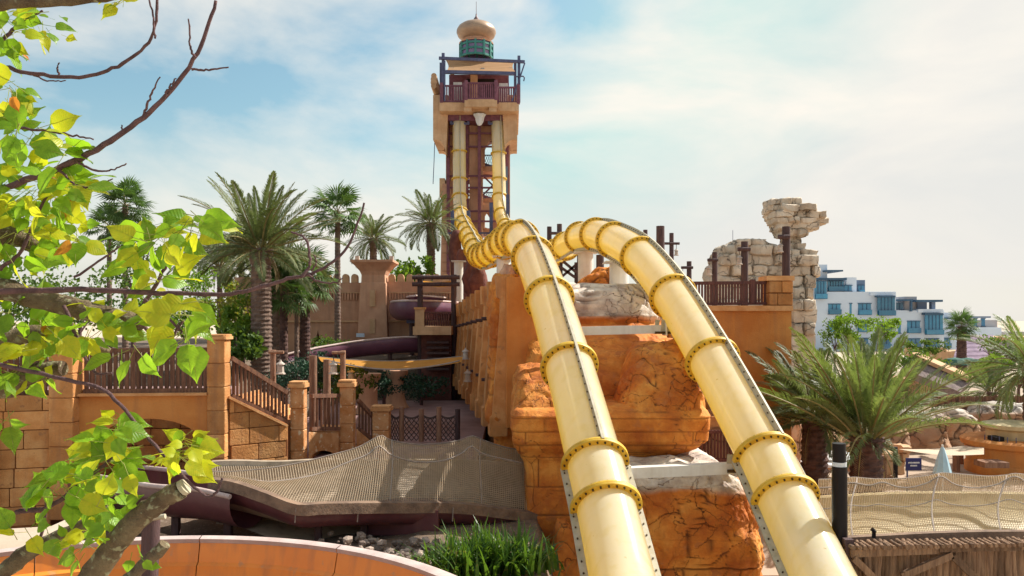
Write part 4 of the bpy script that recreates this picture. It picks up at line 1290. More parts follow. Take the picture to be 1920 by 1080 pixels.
# left flume
fl = thing('net_covered_flume', 'maroon water flume under a sagging brown net before the stone bridge', 'flume', P(690, 1010, 15.2))
frontL = smoothpts([P(395, 903, 15.6), P(440, 908, 15.3), P(500, 928, 15.0), P(560, 950, 15.0), P(620, 948, 15.3), P(760, 947, 16.1), P(870, 949, 16.8), P(1015, 968, 17.8)])
backL = smoothpts([P(395, 872, 17.3), P(440, 870, 17.2), P(520, 872, 17.1), P(600, 868, 17.3), P(700, 868, 17.8), P(800, 868, 18.4), P(900, 870, 19.0), P(1015, 882, 19.7)])
ridge_px = [(395, 884), (440, 884), (500, 878), (560, 868), (620, 853), (670, 839), (700, 823), (715, 816), (732, 825), (780, 833), (830, 831), (867, 824), (885, 817), (908, 826), (950, 839), (1015, 850)]
ridgeL = smoothpts([P(x, y, 16.4 + 2.4*max(0, x-500)/515) for x, y in ridge_px], 6)
brow_px = [(395, 893), (440, 894), (490, 903), (540, 900), (600, 888), (650, 868), (690, 852), (711, 836), (733, 853), (780, 866), (830, 864), (866, 850), (884, 836), (903, 850), (950, 862), (1015, 874)]
browL = smoothpts([P(x, y, 15.75 + 2.35*max(0, x-500)/515) for x, y in brow_px], 6)
def netL(u, v):
    f, b, r_, w = frontL(u), backL(u), ridgeL(u), browL(u)
    # match by x so the strands stay upright
    if v < 0.5:
        t = v / 0.5
        belly = math.sin(math.pi*t)
        q = f.lerp(w, t) + Vector((0, 0.06*belly, 0.05*belly))
    elif v < 0.75:
        q = w.lerp(r_, (v-0.5)/0.25)
    else:
        t = (v-0.75)/0.25
        q = r_.lerp(b, t) + Vector((0, 0, -0.05*math.sin(math.pi*t)))
    return q
net_mesh(netL, 150, 60, 0.0062).build('net', M['net'], fl, fix=False)['kind'] = 'stuff'
# net ropes: ridge, brow, uprights
MB().tube([ridgeL(i/60) for i in range(61)], 0.014, 5).build('net_rope', M['rope'], fl)
MB().tube([browL(i/60) for i in range(61)], 0.02, 5).build('net_rope', M['rope'], fl)
for x in (0.515, 0.795):
    MB().tube([netL(x - 0.012*0, v/12) for v in range(10)], 0.013, 6).build('net_rope', M['rope'], fl)
# flume body: rim, outer side, inside
def ribbon(cols, name, m, parent, smooth=60):
    return MB().grid(cols).build(name, m, parent, smooth, fix=False)
N_ = 40
rows_ = []
for i in range(N_ + 1):
    u = i / N_
    f, b = frontL(u), backL(u)
    mid = (f + b)/2
    rows_.append([f + Vector((0, -0.12, -0.02)), f + Vector((0, -0.12, 0.06)), f + Vector((0, 0.05, 0.06)), f + Vector((0, 0.1, -0.25)), f.lerp(b, 0.25) + Vector((0, 0, -0.62)), f.lerp(b, 0.6) + Vector((0, 0, -0.62)), b + Vector((0, -0.1, -0.2)), b + Vector((0, -0.04, 0.08)), b + Vector((0, 0.12, 0.08)), b + Vector((0, 0.12, -0.9)), f + Vector((0, 0.3, -0.9))])
ribbon(rows_, 'channel', M['shaded_tan_fg'], fl)
rows_ = [[frontL(i/N_) + Vector((0, -0.15, 0.075)), frontL(i/N_) + Vector((0, -0.16, -0.13)), frontL(i/N_) + Vector((0, -0.10, -0.14)), frontL(i/N_) + Vector((0, 0.02, 0.085)), frontL(i/N_) + Vector((0, -0.15, 0.075))] for i in range(N_+1)]
ribbon(rows_, 'edge_roll', M['rubber'], fl)
rows_ = [[frontL(i/N_) + Vector((0, -0.05, -0.1)), frontL(i/N_) + Vector((0, -0.04, -0.22)), frontL(i/N_) + Vector((0, 0.12, -0.42)), frontL(i/N_) + Vector((0, 0.5, -0.5)), frontL(i/N_) + Vector((0, 0.9, -0.5))] for i in range(N_+1)]
ribbon(rows_, 'outer_shell', M['maroon'], fl)
a, b = P(676, 957, 16.3), P(822, 1004, 16.3)
MB().box((a.x, 16.3, b.z), (b.x, 17.4, a.z)).build('catch_box', M['maroon'], fl)
for x in (588, 676, 840, 960):
    q = P(x, 962, 15.1 + max(0, x-560)*0.0062)
    MB().box((q.x - 0.06, q.y + 0.3, 0.9), (q.x + 0.06, q.y + 0.45, q.z)).build('support_leg', M['darkpost'], fl)
for x in (555, 672, 850):
    q = P(x, 952, 14.85 + max(0, x-560)*0.0056)
    MB().tube([q, q + Vector((-0.02, 0, -0.28))], 0.012, 5).build('tie_cord', M['rope'], fl)

# maroon tube coming through the arch from the left
mt_ = thing('maroon_flume', 'maroon flume bend with pale rim coming out of the bridge arch', 'flume', P(330, 990, 15.6))
cl = catmull([P(120, 915, 19.6), P(190, 905, 18.2), P(260, 912, 17.0), P(330, 925, 16.2), P(400, 930, 15.9), P(470, 945, 15.6)], 10)
rows_, rim1, rim2 = [], [], []
for i, p in enumerate(cl):
    t = (cl[min(i+1, len(cl)-1)] - cl[max(i-1, 0)]).normalized()
    s = t.cross(Vector((0, 0, 1))).normalized()
    ring = []
    for k in range(13):
        a = math.pi * (1.08 - 1.16 * k/12) if True else 0
        ring.append(p + s*math.cos(a)*0.62 + Vector((0, 0, -math.sin(a)*0.58 + 0.12)))
    rows_.append(ring); rim1.append(ring[0]); rim2.append(ring[-1])
ribbon(rows_, 'channel', M['maroon'], mt_, 180)
for rm in (rim1, rim2):
    MB().tube(rm, 0.05, 8).build('rim', M['rim'], mt_, 60)
for k in (12, 30, 44):
    q = cl[k]
    MB().box((q.x-0.07, q.y-0.07, 0.8), (q.x+0.07, q.y+0.07, q.z-0.4)).build('support_leg', M['darkpost'], mt_)

# orange bowl slide in the foreground
bo_ = thing('orange_slide', 'wide orange slide curve with lilac rim in the foreground', 'slide', (-4.7, 7.1, 0))
cb = Vector((-4.7, 7.1, 0)); zr = HC - 3.32
def sector(prof, a0, a1, seg): return MB().lathe(cb + Vector((0,0,zr)), prof, seg, a0=a0, a1=a1)
chan = [(4.94, 0.02), (4.90, -0.14), (4.86, -0.30), (4.80, -0.34), (4.72, -0.75), (4.5, -1.1), (4.1, -1.3), (3.5, -1.36), (2.9, -1.25), (2.55, -0.9), (2.42, -0.4), (2.4, 0.0), (2.28, 0.0), (2.25, -0.4), (2.5, -1.4), (4.2, -1.5), (5.0, -1.0), (5.06, -0.02)]
NS = 8
for k in range(NS):
    a0, a1 = R(-15 + 210*k/NS), R(-15 + 210*(k+1)/NS) - 0.003
    sector(chan, a0, a1, 14).build('flume_section', M['orange_fg'], bo_, 35)
    sector([(4.92, -0.03), (4.9, 0.035), (5.0, 0.06), (5.1, 0.035), (5.1, -0.05), (5.0, -0.06)], a0, a1, 14).build('rim_cap', M['rim'], bo_, 50)
for k in range(5):
    a = R(5 + 40*k)
    q = cb + Vector((math.cos(a)*4.4, math.sin(a)*4.4, 0))
    MB().box((q.x-0.1, q.y-0.1, 0.0), (q.x+0.1, q.y+0.1, zr-1.35)).build('support_leg', M['white'], bo_)
# hose lying in the orange bowl
hz = smoothpts([cb + Vector((math.cos(a)*r_, math.sin(a)*r_, zr - dz)) for a, r_, dz in ((R(118), 4.74, 0.52), (R(108), 4.66, 0.74), (R(98), 4.70, 0.70), (R(88), 4.62, 0.78), (R(76), 4.68, 0.72))])
solo(MB().tube([hz(i/40) + Vector((0, -0.03, 0.03)) for i in range(41)], 0.018, 6), 'hose', M['lantern'], 'thin pale hose lying along the inside of the orange slide', 'hose', smooth=60)

# small rocks in the garden bed
def pebble(seed, m):
    bm = bmesh.new()
    bmesh.ops.create_icosphere(bm, subdivisions=1, radius=0.5)
    r = random.Random(seed)
    for v in bm.verts:
        v.co *= r.uniform(0.75, 1.1); v.co.z *= 0.7
    me = bpy.data.meshes.new('stone'); bm.to_mesh(me); bm.free(); me.materials.append(m)
    return me
pale_st = mat('garden_stone', (0.34, 0.27, 0.22), (0.19, 0.14, 0.115), 0.9, 5, 0.4, 20, 0.5)
PEB = [pebble(s, pale_st) for s in range(4)]
def stone_field(name, label, n, x0, x1, d0, d1, s0, s1, seed):
    r = random.Random(seed)
    root = thing(name, label, 'rocks', Vector(((X(x0, d0)+X(x1, d1))/2, (d0+d1)/2, zbed)))
    for i in range(n):
        d = r.uniform(d0, d1); x = X(r.uniform(x0, x1), d); s = r.uniform(s0, s1)
        place('stone', PEB[i % 4], root, Matrix.Translation((x, d, fbed(x, d) + s*0.18 + r.uniform(0, 0.12))) @ Matrix.Rotation(r.uniform(0, 6), 4, 'Z') @ Matrix.Rotation(r.uniform(-.5, .5), 4, 'X') @ Matrix.Diagonal((s, s*r.uniform(.6, 1), s, 1)))
stone_field('rock_pile', 'pale broken rocks heaped behind the orange slide rim', 100, 470, 590, 13.4, 14.9, 0.07, 0.24, 3)
stone_field('rock_pile', 'shaded rocks on the bed under the maroon catch box', 190, 600, 870, 12.6, 15.8, 0.06, 0.26, 4)

# strap-leaved clumps
def strap_clump(x, y, z, n, h, label, seed, spread=0.55):
    r = random.Random(seed)
    root = thing('strap_leaf_plant', label, 'plant', (x, y, z), 'strap leaf plants at the pier foot')
    mb = MB()
    for i in range(n):
        a = r.uniform(0, 2*math.pi); l = h * r.uniform(0.55, 1.15); lean = r.uniform(0.15, 1.0)
        o = Vector((x + r.gauss(0, spread*0.4), y + r.gauss(0, spread*0.4), z))
        d = Vector((math.cos(a), math.sin(a), 0)); s = Vector((-d.y, d.x, 0))
        w = r.uniform(0.02, 0.042)
        prev = None
        for k in range(5):
            t = k / 4
            p = o + d*(l*lean*(t**1.5)*0.8) + Vector((0, 0, l*(t - 0.45*lean*t*t*1.1)))
            ww = w * (1 - t)**0.6 if t < 1 else 0.001
            cur = (p - s*ww, p + s*ww)
            if prev:
                b = len(mb.v); mb.v += [prev[0], prev[1], cur[1], cur[0]]; mb.f.append((b, b+1, b+2, b+3))
            prev = cur
    mb.build('leaves', M['grass'], root, fix=False)['kind'] = 'stuff'
    return root
for i, (px_, d_, n_, h_, lb) in enumerate(((905, 12.8, 230, 0.85, 'tall spiky strap-leaved plant in the middle of its clump at the pier foot'),
                                           (860, 12.4, 160, 0.8, 'low strap-leaved plant left of the tall one by the orange rim'),
                                           (958, 12.7, 190, 0.8, 'strap-leaved plant right against the orange pier'),
                                           (1000, 13.2, 120, 0.5, 'small strap-leaved tuft at the foot of the pier buttress'),
                                           (800, 12.9, 110, 0.35, 'short grassy tuft among the shaded rocks'))):
    xx = X(px_, d_)
    strap_clump(xx, d_, fbed(xx, d_), n_, h_, lb, 60 + i)

# grey timber post behind the orange slide, left
gp = thing('mooring_post', 'weathered grey timber post with a peg standing at the orange slide edge', 'post', P(282, 1080, 9.2))
MB().tube([Vector((P(266, 1150, 9.2).x, 9.2, 0.5)), P(284, 965, 9.2)], 0.10, 12).build('shaft', M['darkpost'], gp, 60)
MB().tube([P(284, 972, 9.1), P(310, 968, 9.1)], 0.03, 8).build('peg', M['seam'], gp, 60)
# ------------------------------------------------------------------ crenellated wall and court, left background
DW = 41.0
cr = thing('crenellated_wall', 'pink sandstone wall with rounded merlons behind the palms', 'wall', P(640, 700, DW))
def wbox(name, x0, x1, y0, y1, d, th, m, parent):
    return MB().box((X(x0, d), d, Z(y1, d)), (X(x1, d), d + th, Z(y0, d))).build(name, m, parent)
def wall_arch(x0, x1, y0, y1, ax, aw, ay, d, th):
    n = 8
    mb = MB()
    L = [(ax - aw + aw*math.sin(t/n*math.pi/2)*1.0, y1 - (y1 - ay) * (t/n)**0.8) for t in range(n+1)]
    mb.prism([P(a, b, d) for a, b in [(x0, y1)] + L + [(ax, y0), (x0, y0)]], (0, th, 0))
    mb.prism([P(a, b, d) for a, b in [(ax, y0)] + [(2*ax - a, b) for a, b in reversed(L)] + [(x1, y1), (x1, y0)]], (0, th, 0))
    return mb
wbox('lower_wall', 505, 575, 604, 700, DW, 1.0, M['sandpink'], cr)
wall_arch(575, 640, 604, 660, 596, 15, 616, DW, 1.0).build('arch_wall', M['sandpink'], cr)
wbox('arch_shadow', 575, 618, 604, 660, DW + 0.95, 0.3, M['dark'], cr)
wbox('lower_wall', 640, 850, 604, 700, DW, 1.0, M['sandpink'], cr)
wbox('string_course', 505, 850, 601, 604, DW - 0.08, 1.0, M['sand'], cr)
wbox('upper_wall', 505, 682, 530, 601, DW + 0.15, 0.8, M['sandpink'], cr)
wbox('upper_wall', 722, 850, 528, 601, DW + 0.15, 0.8, M['sandpink'], cr)
# frieze of narrow slots
SL = unit_block('frieze_rib', M['sandpink'], 0.05)
for a, b in ((522, 676), (728, 846)):
    n = int((b - a) / 5.2)
    for i in range(n):
        q = P(lerp(a, b, (i+0.5)/n), 556, DW)
        place('frieze_rib', SL, cr, Matrix.Translation(q + Vector((0, 0.12, 0))) @ Matrix.Diagonal((0.075, 0.12, 0.36, 1)))
    wbox('frieze_band', a, b, 548, 549.6, DW + 0.05, 0.15, M['sand'], cr)
# merlons with rounded heads
def merlon_mesh():
    n = 8
    pl = [(-0.17, 0, 0), (0.17, 0, 0), (0.17, 0, 0.26)] + [(0.17*math.cos(t/n*math.pi), 0, 0.26 + 0.19*math.sin(t/n*math.pi)) for t in range(1, n)] + [(-0.17, 0, 0.26)]
    return MB().prism([Vector(p) for p in pl], (0, 0.3, 0)).mesh('merlon', M['sand'])
MER = merlon_mesh()
for x in list(range(527, 676, 17)) + list(range(733, 850, 17)):
    place('merlon', MER, cr, Matrix.Translation(P(x, 529.5, DW) + Vector((0, 0.2, 0))))
# flaring column bastion
cpts = [(668, 700), (670, 560), (678, 535), (680, 525), (676, 512), (664, 492), (664, 489), (740, 489), (740, 492), (728, 512), (724, 525), (726, 535), (732, 560), (736, 700)]
prof = []
c0 = Vector((X(702, DW), DW + 0.2, 0))
bl = MB()
lev = [(700, 29), (632, 27.5), (532, 23.5), (530, 22), (516, 21.5), (509, 24.5), (500, 31.5), (494, 38), (493, 39), (489, 39)]
sq = []
for y, hw in lev:
    h = hw * DW / F
    sq.append([c0 + Vector((sx*h, sy*h, Z(y, DW))) for sx, sy in ((-1, -1), (1, -1), (1, 1), (-1, 1))])
for a, b in zip(sq, sq[1:]): bl.hexa(a + b)
bl.build('bastion', M['sandpink'], cr)
for x in (670, 734):
    q = P(x, 486, DW)
    MB().beam(q - Vector((0,0,0.05)), q + Vector((0, 0, 0.16)), 0.2, 0.15).build('floodlight', M['lantern'], cr)
for x, y0, y1, w in ((702, 545, 575, 0.35), (702, 598, 625, 0.35)):
    q0, q1 = P(x - 5, y0, DW), P(x + 5, y1, DW)
    MB().box((q0.x, DW - 0.60, q1.z), (q1.x, DW - 0.40, q0.z)).build('relief_panel', M['sand'], cr)
wbox('vent_panel', 668, 683, 625, 632, DW - 0.85, 0.1, M['hotel'], cr)

# second, nearer wall with cornice left of the palms
wb2 = thing('garden_wall', 'low sandstone wall with flat coping behind the big date palm', 'wall', P(500, 660, 43))
wbox('wall_face', 440, 545, 520, 700, 43, 1.2, M['sandpink'], wb2)
wbox('coping', 515, 547, 510, 520, 42.8, 1.5, M['sand'], wb2)

# purple slides in the background
ps = thing('purple_slide', 'long purple flume slanting across before the crenellated wall', 'slide', P(680, 690, 37))
cl = catmull([P(540, 672, 34), P(590, 660, 35), P(640, 652, 36), P(700, 645, 36.6), P(750, 641, 37), P(790, 640, 37.5), P(812, 632, 38.5)], 10)
def flume_open(cl, r, m, root, top=0.35, rimr=0.05):
    rows_, a_, b_ = [], [], []
    for i, p in enumerate(cl):
        t = (cl[min(i+1, len(cl)-1)] - cl[max(i-1, 0)]).normalized()
        s = t.cross(Vector((0, 0, 1))).normalized()
        ring = [p + s*math.cos(a)*r + Vector((0, 0, -math.sin(a)*r)) for a in [lerp(math.pi + top, -top*2.2, k/14) for k in range(15)]]
        rows_.append(ring); a_.append(ring[0]); b_.append(ring[-1])
    ribbon(rows_, 'channel', m, root, 180)
    for rm in (a_, b_): MB().tube(rm, rimr, 8).build('rim', M['rim'], root, 60)
    return rows_
flume_open(cl, 0.52, M['purple'], ps, 0.2)
for k in (8, 22, 36, 50):
    MB().lathe
    q = cl[k]
    MB().tube([Vector((q.x, q.y + 0.1, HC - 3.6)), q - Vector((0, 0, 0.4))], 0.1, 8).build('support_leg', M['darkpost'], ps)
pb_ = thing('purple_bowl_slide', 'purple flume bend with pale rim beside the timber gantry', 'slide', P(795, 620, 38))
cl = catmull([P(862, 580, 42), P(820, 577, 39.5), P(780, 576, 38.2), P(757, 577, 39.2), P(752, 578, 41)], 10)
flume_open(cl, 0.62, M['purple'], pb_, 0.5)
MB().box(P(762, 606, 38.4), P(782, 600, 39.2)).build('bracket', M['bluepost'], pb_)
MB().tube([Vector((X(772, 38.6), 38.8, zc - 0.3)), P(772, 604, 38.8)], 0.12, 8).build('support_leg', M['darkpost'], pb_)
# gantry in timber above it
ga = thing('timber_gantry', 'timber gantry frame standing over the purple flume bend', 'frame', P(810, 640, 36.8))
for x, y0, y1 in ((788, 515, 582), (851, 515, 600)):
    MB().tube([Vector((X(x, 36.8), 36.8, zc - 0.3)), P(x, y0, 36.8)], 0.13, 8).build('post', M['darkpost'], ga, 60)
for x0, x1, y in ((773, 862, 520), (773, 862, 533)):
    MB().tube([P(x0, y, 36.7), P(x1, y, 36.7)], 0.1, 8).build('crossbeam', M['darkpost'], ga, 60)
cl2 = [[P(lerp(790, 850, i/8), 526 + 3*math.sin(math.pi*i/8) + j*2.2, 36.9) + Vector((0, j*0.5, 0)) for i in range(9)] for j in range(4)]
MB().grid(cl2).build('awning', M['sail'], ga, 180, fix=False)
# stair balcony
sb = thing('balcony', 'sandstone balcony with dark railing below the purple flume bend', 'balcony', P(808, 640, 35.5))
DB = 35.5
wbox('slab', 774, 846, 612, 628, DB, 3.0, M['sand'], sb)
wbox('corner_pillar', 778, 795, 580, 612, DB + 0.02, 0.42, M['sand'], sb)
wbox('coping', 776, 797, 576, 580, DB - 0.03, 0.5, M['cap'], sb)
wbox('support_wall', 790, 846, 628, 770, DB + 0.8, 2.2, M['rust'], sb)
MB().beam(P(795, 586, DB + 0.2), P(846, 586, DB + 0.2), 0.08, 0.08).build('top_rail', M['rail'], sb)
BALR = unit_block('baluster', M['rail'], 0.06)
for i in range(11):
    place('baluster', BALR, sb, Matrix.Translation(P(797 + i*4.4, 599, DB + 0.2)) @ Matrix.Diagonal((0.055, 0.05, 0.58, 1)))
for k in range(6):
    wbox('step', 800, 842, 640 + k*10, 644 + k*10, DB + 0.3 - k*0.04, 0.5, M['darkpost'], sb)
# low green car-like pump cover under the bowl, kept as plain bracket above

# amber sail shade
ss = thing('amber_sail', 'amber sail shade stretched from timber posts to the corbelled wall', 'sail', P(735, 690, 28))
def sailpt(u, v):
    a, b, c, d = P(597, 669, 28.5), P(868, 668, 28.0), P(610, 674, 25.6), P(862, 676, 25.2)
    p = a.lerp(b, u).lerp(c.lerp(d, u), v)
    return p + Vector((0, 0, -0.30*math.sin(math.pi*u)**0.9 * (0.55 + 0.45*v) - 0.12*math.sin(math.pi*v)))
MB().grid([[sailpt(i/24, j/8) for i in range(25)] for j in range(9)]).build('cloth', M['sail'], ss, 180, fix=False)
MB().tube([sailpt(i/24, 1) for i in range(25)], 0.025, 6).build('hem', M['rope'], ss)
MB().tube([sailpt(i/24, 0) for i in range(25)], 0.025, 6).build('hem', M['rope'], ss)

def lantern(root, q, s=0.34, part='lantern'):
    """small hanging lantern with its top at q"""
    e = bpy.data.objects.new(part, MB().lathe(Vector((0, 0, -s)), [(0, s*1.0), (s*0.06, s*0.98), (s*0.1, s*0.86), (s*0.30, s*0.72), (s*0.33, s*0.66), (s*0.22, s*0.64), (s*0.25, s*0.12), (s*0.34, s*0.08), (s*0.34, 0.0), (0, 0)], 8).mesh(part, M['lantern']))
    COL.objects.link(e); e.parent = root; e.location = q - org(root)
    ORG[e.name] = q
    MB().lathe(q + Vector((0, 0, -s)), [(s*0.235, s*0.15), (s*0.225, s*0.62)], 8).build('lamp_glass', M['lampglass'], e)
def lamp_post(x, ytop, ybot, d, arm, label, m='post', r=0.1, side_lantern=1.0, lan=True, group='lantern posts'):
    a, b = P(x, ybot, d), P(x, ytop, d)
    if x > 1000: a.z = ZT if 0.5 < a.x < 8.3 else 0.0
    else: a.z = min(a.z, zc)
    root = thing('lantern_post', label, 'lantern post', a, group)
    MB().tube([a, b], [r, r*0.92], 9).build('post', M[m], root, 60)
    if arm:
        q = P(x, ytop + (ybot - ytop)*0.0 + arm[2], d)
        e0, e1 = P(x + arm[0], ytop + arm[2], d), P(x + arm[1], ytop + arm[2], d)
        MB().tube([e0 - Vector((0, r*1.2, 0)), e1 - Vector((0, r*1.2, 0))], r*0.55, 7).build('crossarm', M[m], root, 60)
        if lan:
            h = P(x + arm[3], ytop + arm[2], d) - Vector((0, r*1.2, 0))
            MB().tube([h, h - Vector((0, 0, 0.22))], 0.012, 5).build('hanger', M['darkrope'], root)
            lantern(root, h - Vector((0, 0, 0.2)), arm[4])
    return root
lamp_post(512, 656, 730, 21.8, (-6, 22, 4, 16, 0.40), 'timber lantern post with white lantern behind the upper stair rail', r=0.085)
lamp_post(643, 657, 735, 22.4, (-19, 6, 4, -16, 0.40), 'timber post with white lantern hung at the left end of the sail shade', r=0.085)
for x, y0, y1, d, lb in ((587, 667, 742, 22.6, 'bare brown timber post left of the lower plank railing'), (613, 674, 742, 24.0, 'bare brown timber post under the left corner of the sail'),):
    solo(MB().tube([Vector((X(x, d), d, zc - 0.02)), P(x, y0, d)], 0.11, 10), 'timber_post', M['post'], lb, 'post', 'bare timber posts by the stairs', 60)
for x, y, d, lb in ((658, 690, 27, 'small white lantern hanging below the sail shade'), (877, 692, 26.5, 'grey wall lantern fixed to the corbelled wall above its pair'), (873, 652, 29, 'white box lamp fixed high on the corbelled wall')):
    rt = thing('hanging_lantern', lb, 'lantern', P(x, y, d), 'small lanterns near the court')
    MB().tube([P(x, y - 10, d), P(x, y, d)], 0.012, 5).build('chain', M['darkrope'], rt)
    lantern(rt, P(x, y, d), 0.42)
# urn columns in the shaded court
for x, d, lb in ((690, 31, 'stout sandstone pot column left under the sail shade'), (742, 33, 'sandstone pot column right under the sail shade')):
    solo(MB().lathe(Vector((X(x, d), d, zc)), [(0.0, 0), (0.55, 0.02), (0.45, 0.2), (0.36, 0.5), (0.38, 1.2), (0.5, 1.4), (0.52, 1.55), (0, 1.55)], 18), 'stone_column', M['sandpink'], lb, 'column', 'columns in the shaded court', 40)
# ------------------------------------------------------------------ palms and shrubs
def frond_mesh(L, droop, w, n, key, seed, vee=0.35, droopleaf=0.25, lw=0.028):
    """feather palm frond along +X with leaflets on both sides; rachis joined in"""
    r = random.Random(seed)
    mb = MB()
    pts_, phi = [Vector((0, 0, 0))], []
    m = 16
    for k in range(m):
        t = (k + 0.5) / m
        a = -droop * t**1.4
        phi.append(a)
        pts_.append(pts_[-1] + Vector((math.cos(a), 0, math.sin(a))) * (L / m))
    mb.tube(pts_, [0.030*(1-k/m)**0.8*L/3 + 0.006 for k in range(m+1)], 4)
    nrach = len(mb.f)
    for i in range(n):
        t = 0.10 + 0.90 * (i / (n - 1))
        k = min(m - 1, int(t*m)); q = pts_[k].lerp(pts_[k+1], t*m - k)
        a = phi[k]
        fw = Vector((math.cos(a), 0, math.sin(a))); up = Vector((-math.sin(a), 0, math.cos(a)))
        ll = w * (0.35 + 0.65*math.sin(math.pi*min(1, 0.12 + t*0.88))**0.7) * (1.0 if t < 0.85 else 1.0 - (t-0.85)*3.2)
        for sg in (1, -1):
            l = ll * r.uniform(0.85, 1.12)
            out_ = (fw * (0.55 + 0.7*t) + Vector((0, sg, 0)) * (1.0 - 0.45*t) + up * (vee + r.uniform(-0.15, 0.2))).normalized()
            tip = q + out_ * l + Vector((0, 0, -droopleaf * l * r.uniform(0.5, 1.4)))
            mid = q + out_ * (l * 0.5) + Vector((0, 0, 0.02*l))
            sd = out_.cross(up).normalized() * (lw * (0.6 + 0.4*L/3))
            b = len(mb.v)
            mb.v += [q, mid + sd, tip, mid - sd]
            mb.f.append((b, b+1, b+2, b+3))
    me = mb.mesh('frond', M['midrib'], None, fix=False)
    me.materials.append(M[key])
    idx = [0]*nrach + [1]*(len(mb.f) - nrach)
    me.polygons.foreach_set('material_index', idx)
    return me
DATE = {}
def date_set(key, L, w, n, lw=0.028):
    q = (key, L, w, n)
    if q not in DATE:
        DATE[q] = [frond_mesh(L, dr, w, n, key, i, lw=lw) for i, dr in enumerate((0.35, 0.7, 1.05, 1.45))]
    return DATE[q]
def fan_mesh(seed, L=0.95, pet=1.0, n=22, key='fan'):
    r = random.Random(seed)
    mb = MB()
    mb.tube([(0, 0, 0), (pet*0.5, 0, 0.02), (pet, 0, -0.02)], [0.02, 0.016, 0.012], 4)
    nr = len(mb.f)
    o = Vector((pet, 0, -0.02))
    for i in range(n):
        a = lerp(-R(135), R(135), i/(n-1))
        l = L * (0.72 + 0.28*math.cos(a*0.6)) * r.uniform(0.9, 1.08)
        d = Vector((math.cos(a), math.sin(a), 0.12*math.cos(3*a)))
        s = Vector((-math.sin(a), math.cos(a), 0)) * (0.05*L)
        mid = o + d*(l*0.58) + Vector((0, 0, 0.02))
        tip = o + d*l + Vector((0, 0, -0.28*l*r.uniform(0.6, 1.3)))
        b = len(mb.v)
        mb.v += [o, mid + s + Vector((0,0,-0.03)), tip, mid - s + Vector((0,0,-0.03)), mid]
        mb.f += [(b, b+1, b+4), (b, b+4, b+3), (b+1, b+2, b+4), (b+4, b+2, b+3)]
    me = mb.mesh('frond', M['midrib'], None, fix=False)
    me.materials.append(M[key])
    me.polygons.foreach_set('material_index', [0]*nr + [1]*(len(mb.f)-nr))
    return me
FANS = [fan_mesh(s) for s in range(3)]
SMALLFANS = [fan_mesh(s+5, 0.62, 0.5, 18) for s in range(2)]

def palm_trunk(base, top, r0, r1, root, key='trunk', ringh=0.16, bulge=0.12, lean=(0, 0)):
    """trunk with staggered leaf-base scales"""
    n = max(6, int((top - base).length / (ringh * 0.5)))
    seg = 14
    mb = MB()
    for i in range(n + 1):
        t = i / n
        c = base.lerp(top, t) + Vector((lean[0], lean[1], 0)) * math.sin(t*math.pi)
        rr = lerp(r0, r1, t) * (1.22 if t > 0.94 else 1.0) * (1.15 if t < 0.05 else 1)
        for k in range(seg):
            a = 2*math.pi*k/seg
            ph = (k + (i // 2 % 2)) % 2
            f = 1 + (bulge if i % 2 == 0 else -bulge*0.4) * (1 if ph else 0.25) + rnd.uniform(-0.03, 0.03)
            mb.v.append(c + Vector((math.cos(a), math.sin(a), 0)) * rr * f)
    for i in range(n):
        for k in range(seg):
            k2 = (k+1) % seg
            mb.f.append((i*seg+k, i*seg+k2, (i+1)*seg+k2, (i+1)*seg+k))
    mb.f.append(tuple(n*seg + k for k in range(seg)))
    return mb.build('trunk', M[key], root)

def date_palm(x, ybase, ycrown, d, L, n, label, key='date', r=0.2, w=0.5, nl=46, lw=0.022, emin=-30, emax=80, seed=0, tkey='trunk', hidebase=False, sx=1.0):
    R_ = random.Random(seed)
    base = P(x, ybase, d); top = P(x, ycrown, d)
    base.z = min(base.z, gz(base.x, base.y))
    root = thing('date_palm', label, 'palm tree', base, 'feather palms')
    palm_trunk(base, top, r*1.05, r*0.92, root, tkey)
    ms = date_set(key, L, w, nl, lw)
    ga_ = 2.39996
    for i in range(n):
        t = i / (n - 1)
        el = lerp(emax, emin, t**0.85) + R_.uniform(-7, 7)
        az = i * ga_ + R_.uniform(-0.2, 0.2)
        k = 0 if el > 55 else 1 if el > 25 else 2 if el > -5 else 3
        if R_.random() < 0.25: k = max(0, k - 1)
        s = R_.uniform(0.85, 1.08) * (0.82 if el > 65 else 1.0)
        p = top + Vector((math.cos(az), math.sin(az), 0)) * r * 0.7 + Vector((0, 0, 0.25*t*-1 + 0.1))
        m_ = Matrix.Translation(p) @ Matrix.Rotation(az, 4, 'Z') @ Matrix.Rotation(-R(el), 4, 'Y') @ Matrix.Rotation(R_.uniform(-0.5, 0.5), 4, 'X') @ Matrix.Diagonal((s, s, s, 1))
        place('frond', ms[k], root, m_)
    if L > 1.85:
        dm_ = date_set('dead', L, w*0.8, 30, lw*0.8)
        for i in range(5):
            az = R_.uniform(0, 6.28)
            m_ = Matrix.Translation(top + Vector((math.cos(az)*r*0.8, math.sin(az)*r*0.8, -0.2))) @ Matrix.Rotation(az, 4, 'Z') @ Matrix.Rotation(R(R_.uniform(35, 68)), 4, 'Y') @ Matrix.Diagonal((0.5, 0.5, 0.5, 1))
            place('dead_frond', dm_[i % 3], root, m_)
    return root
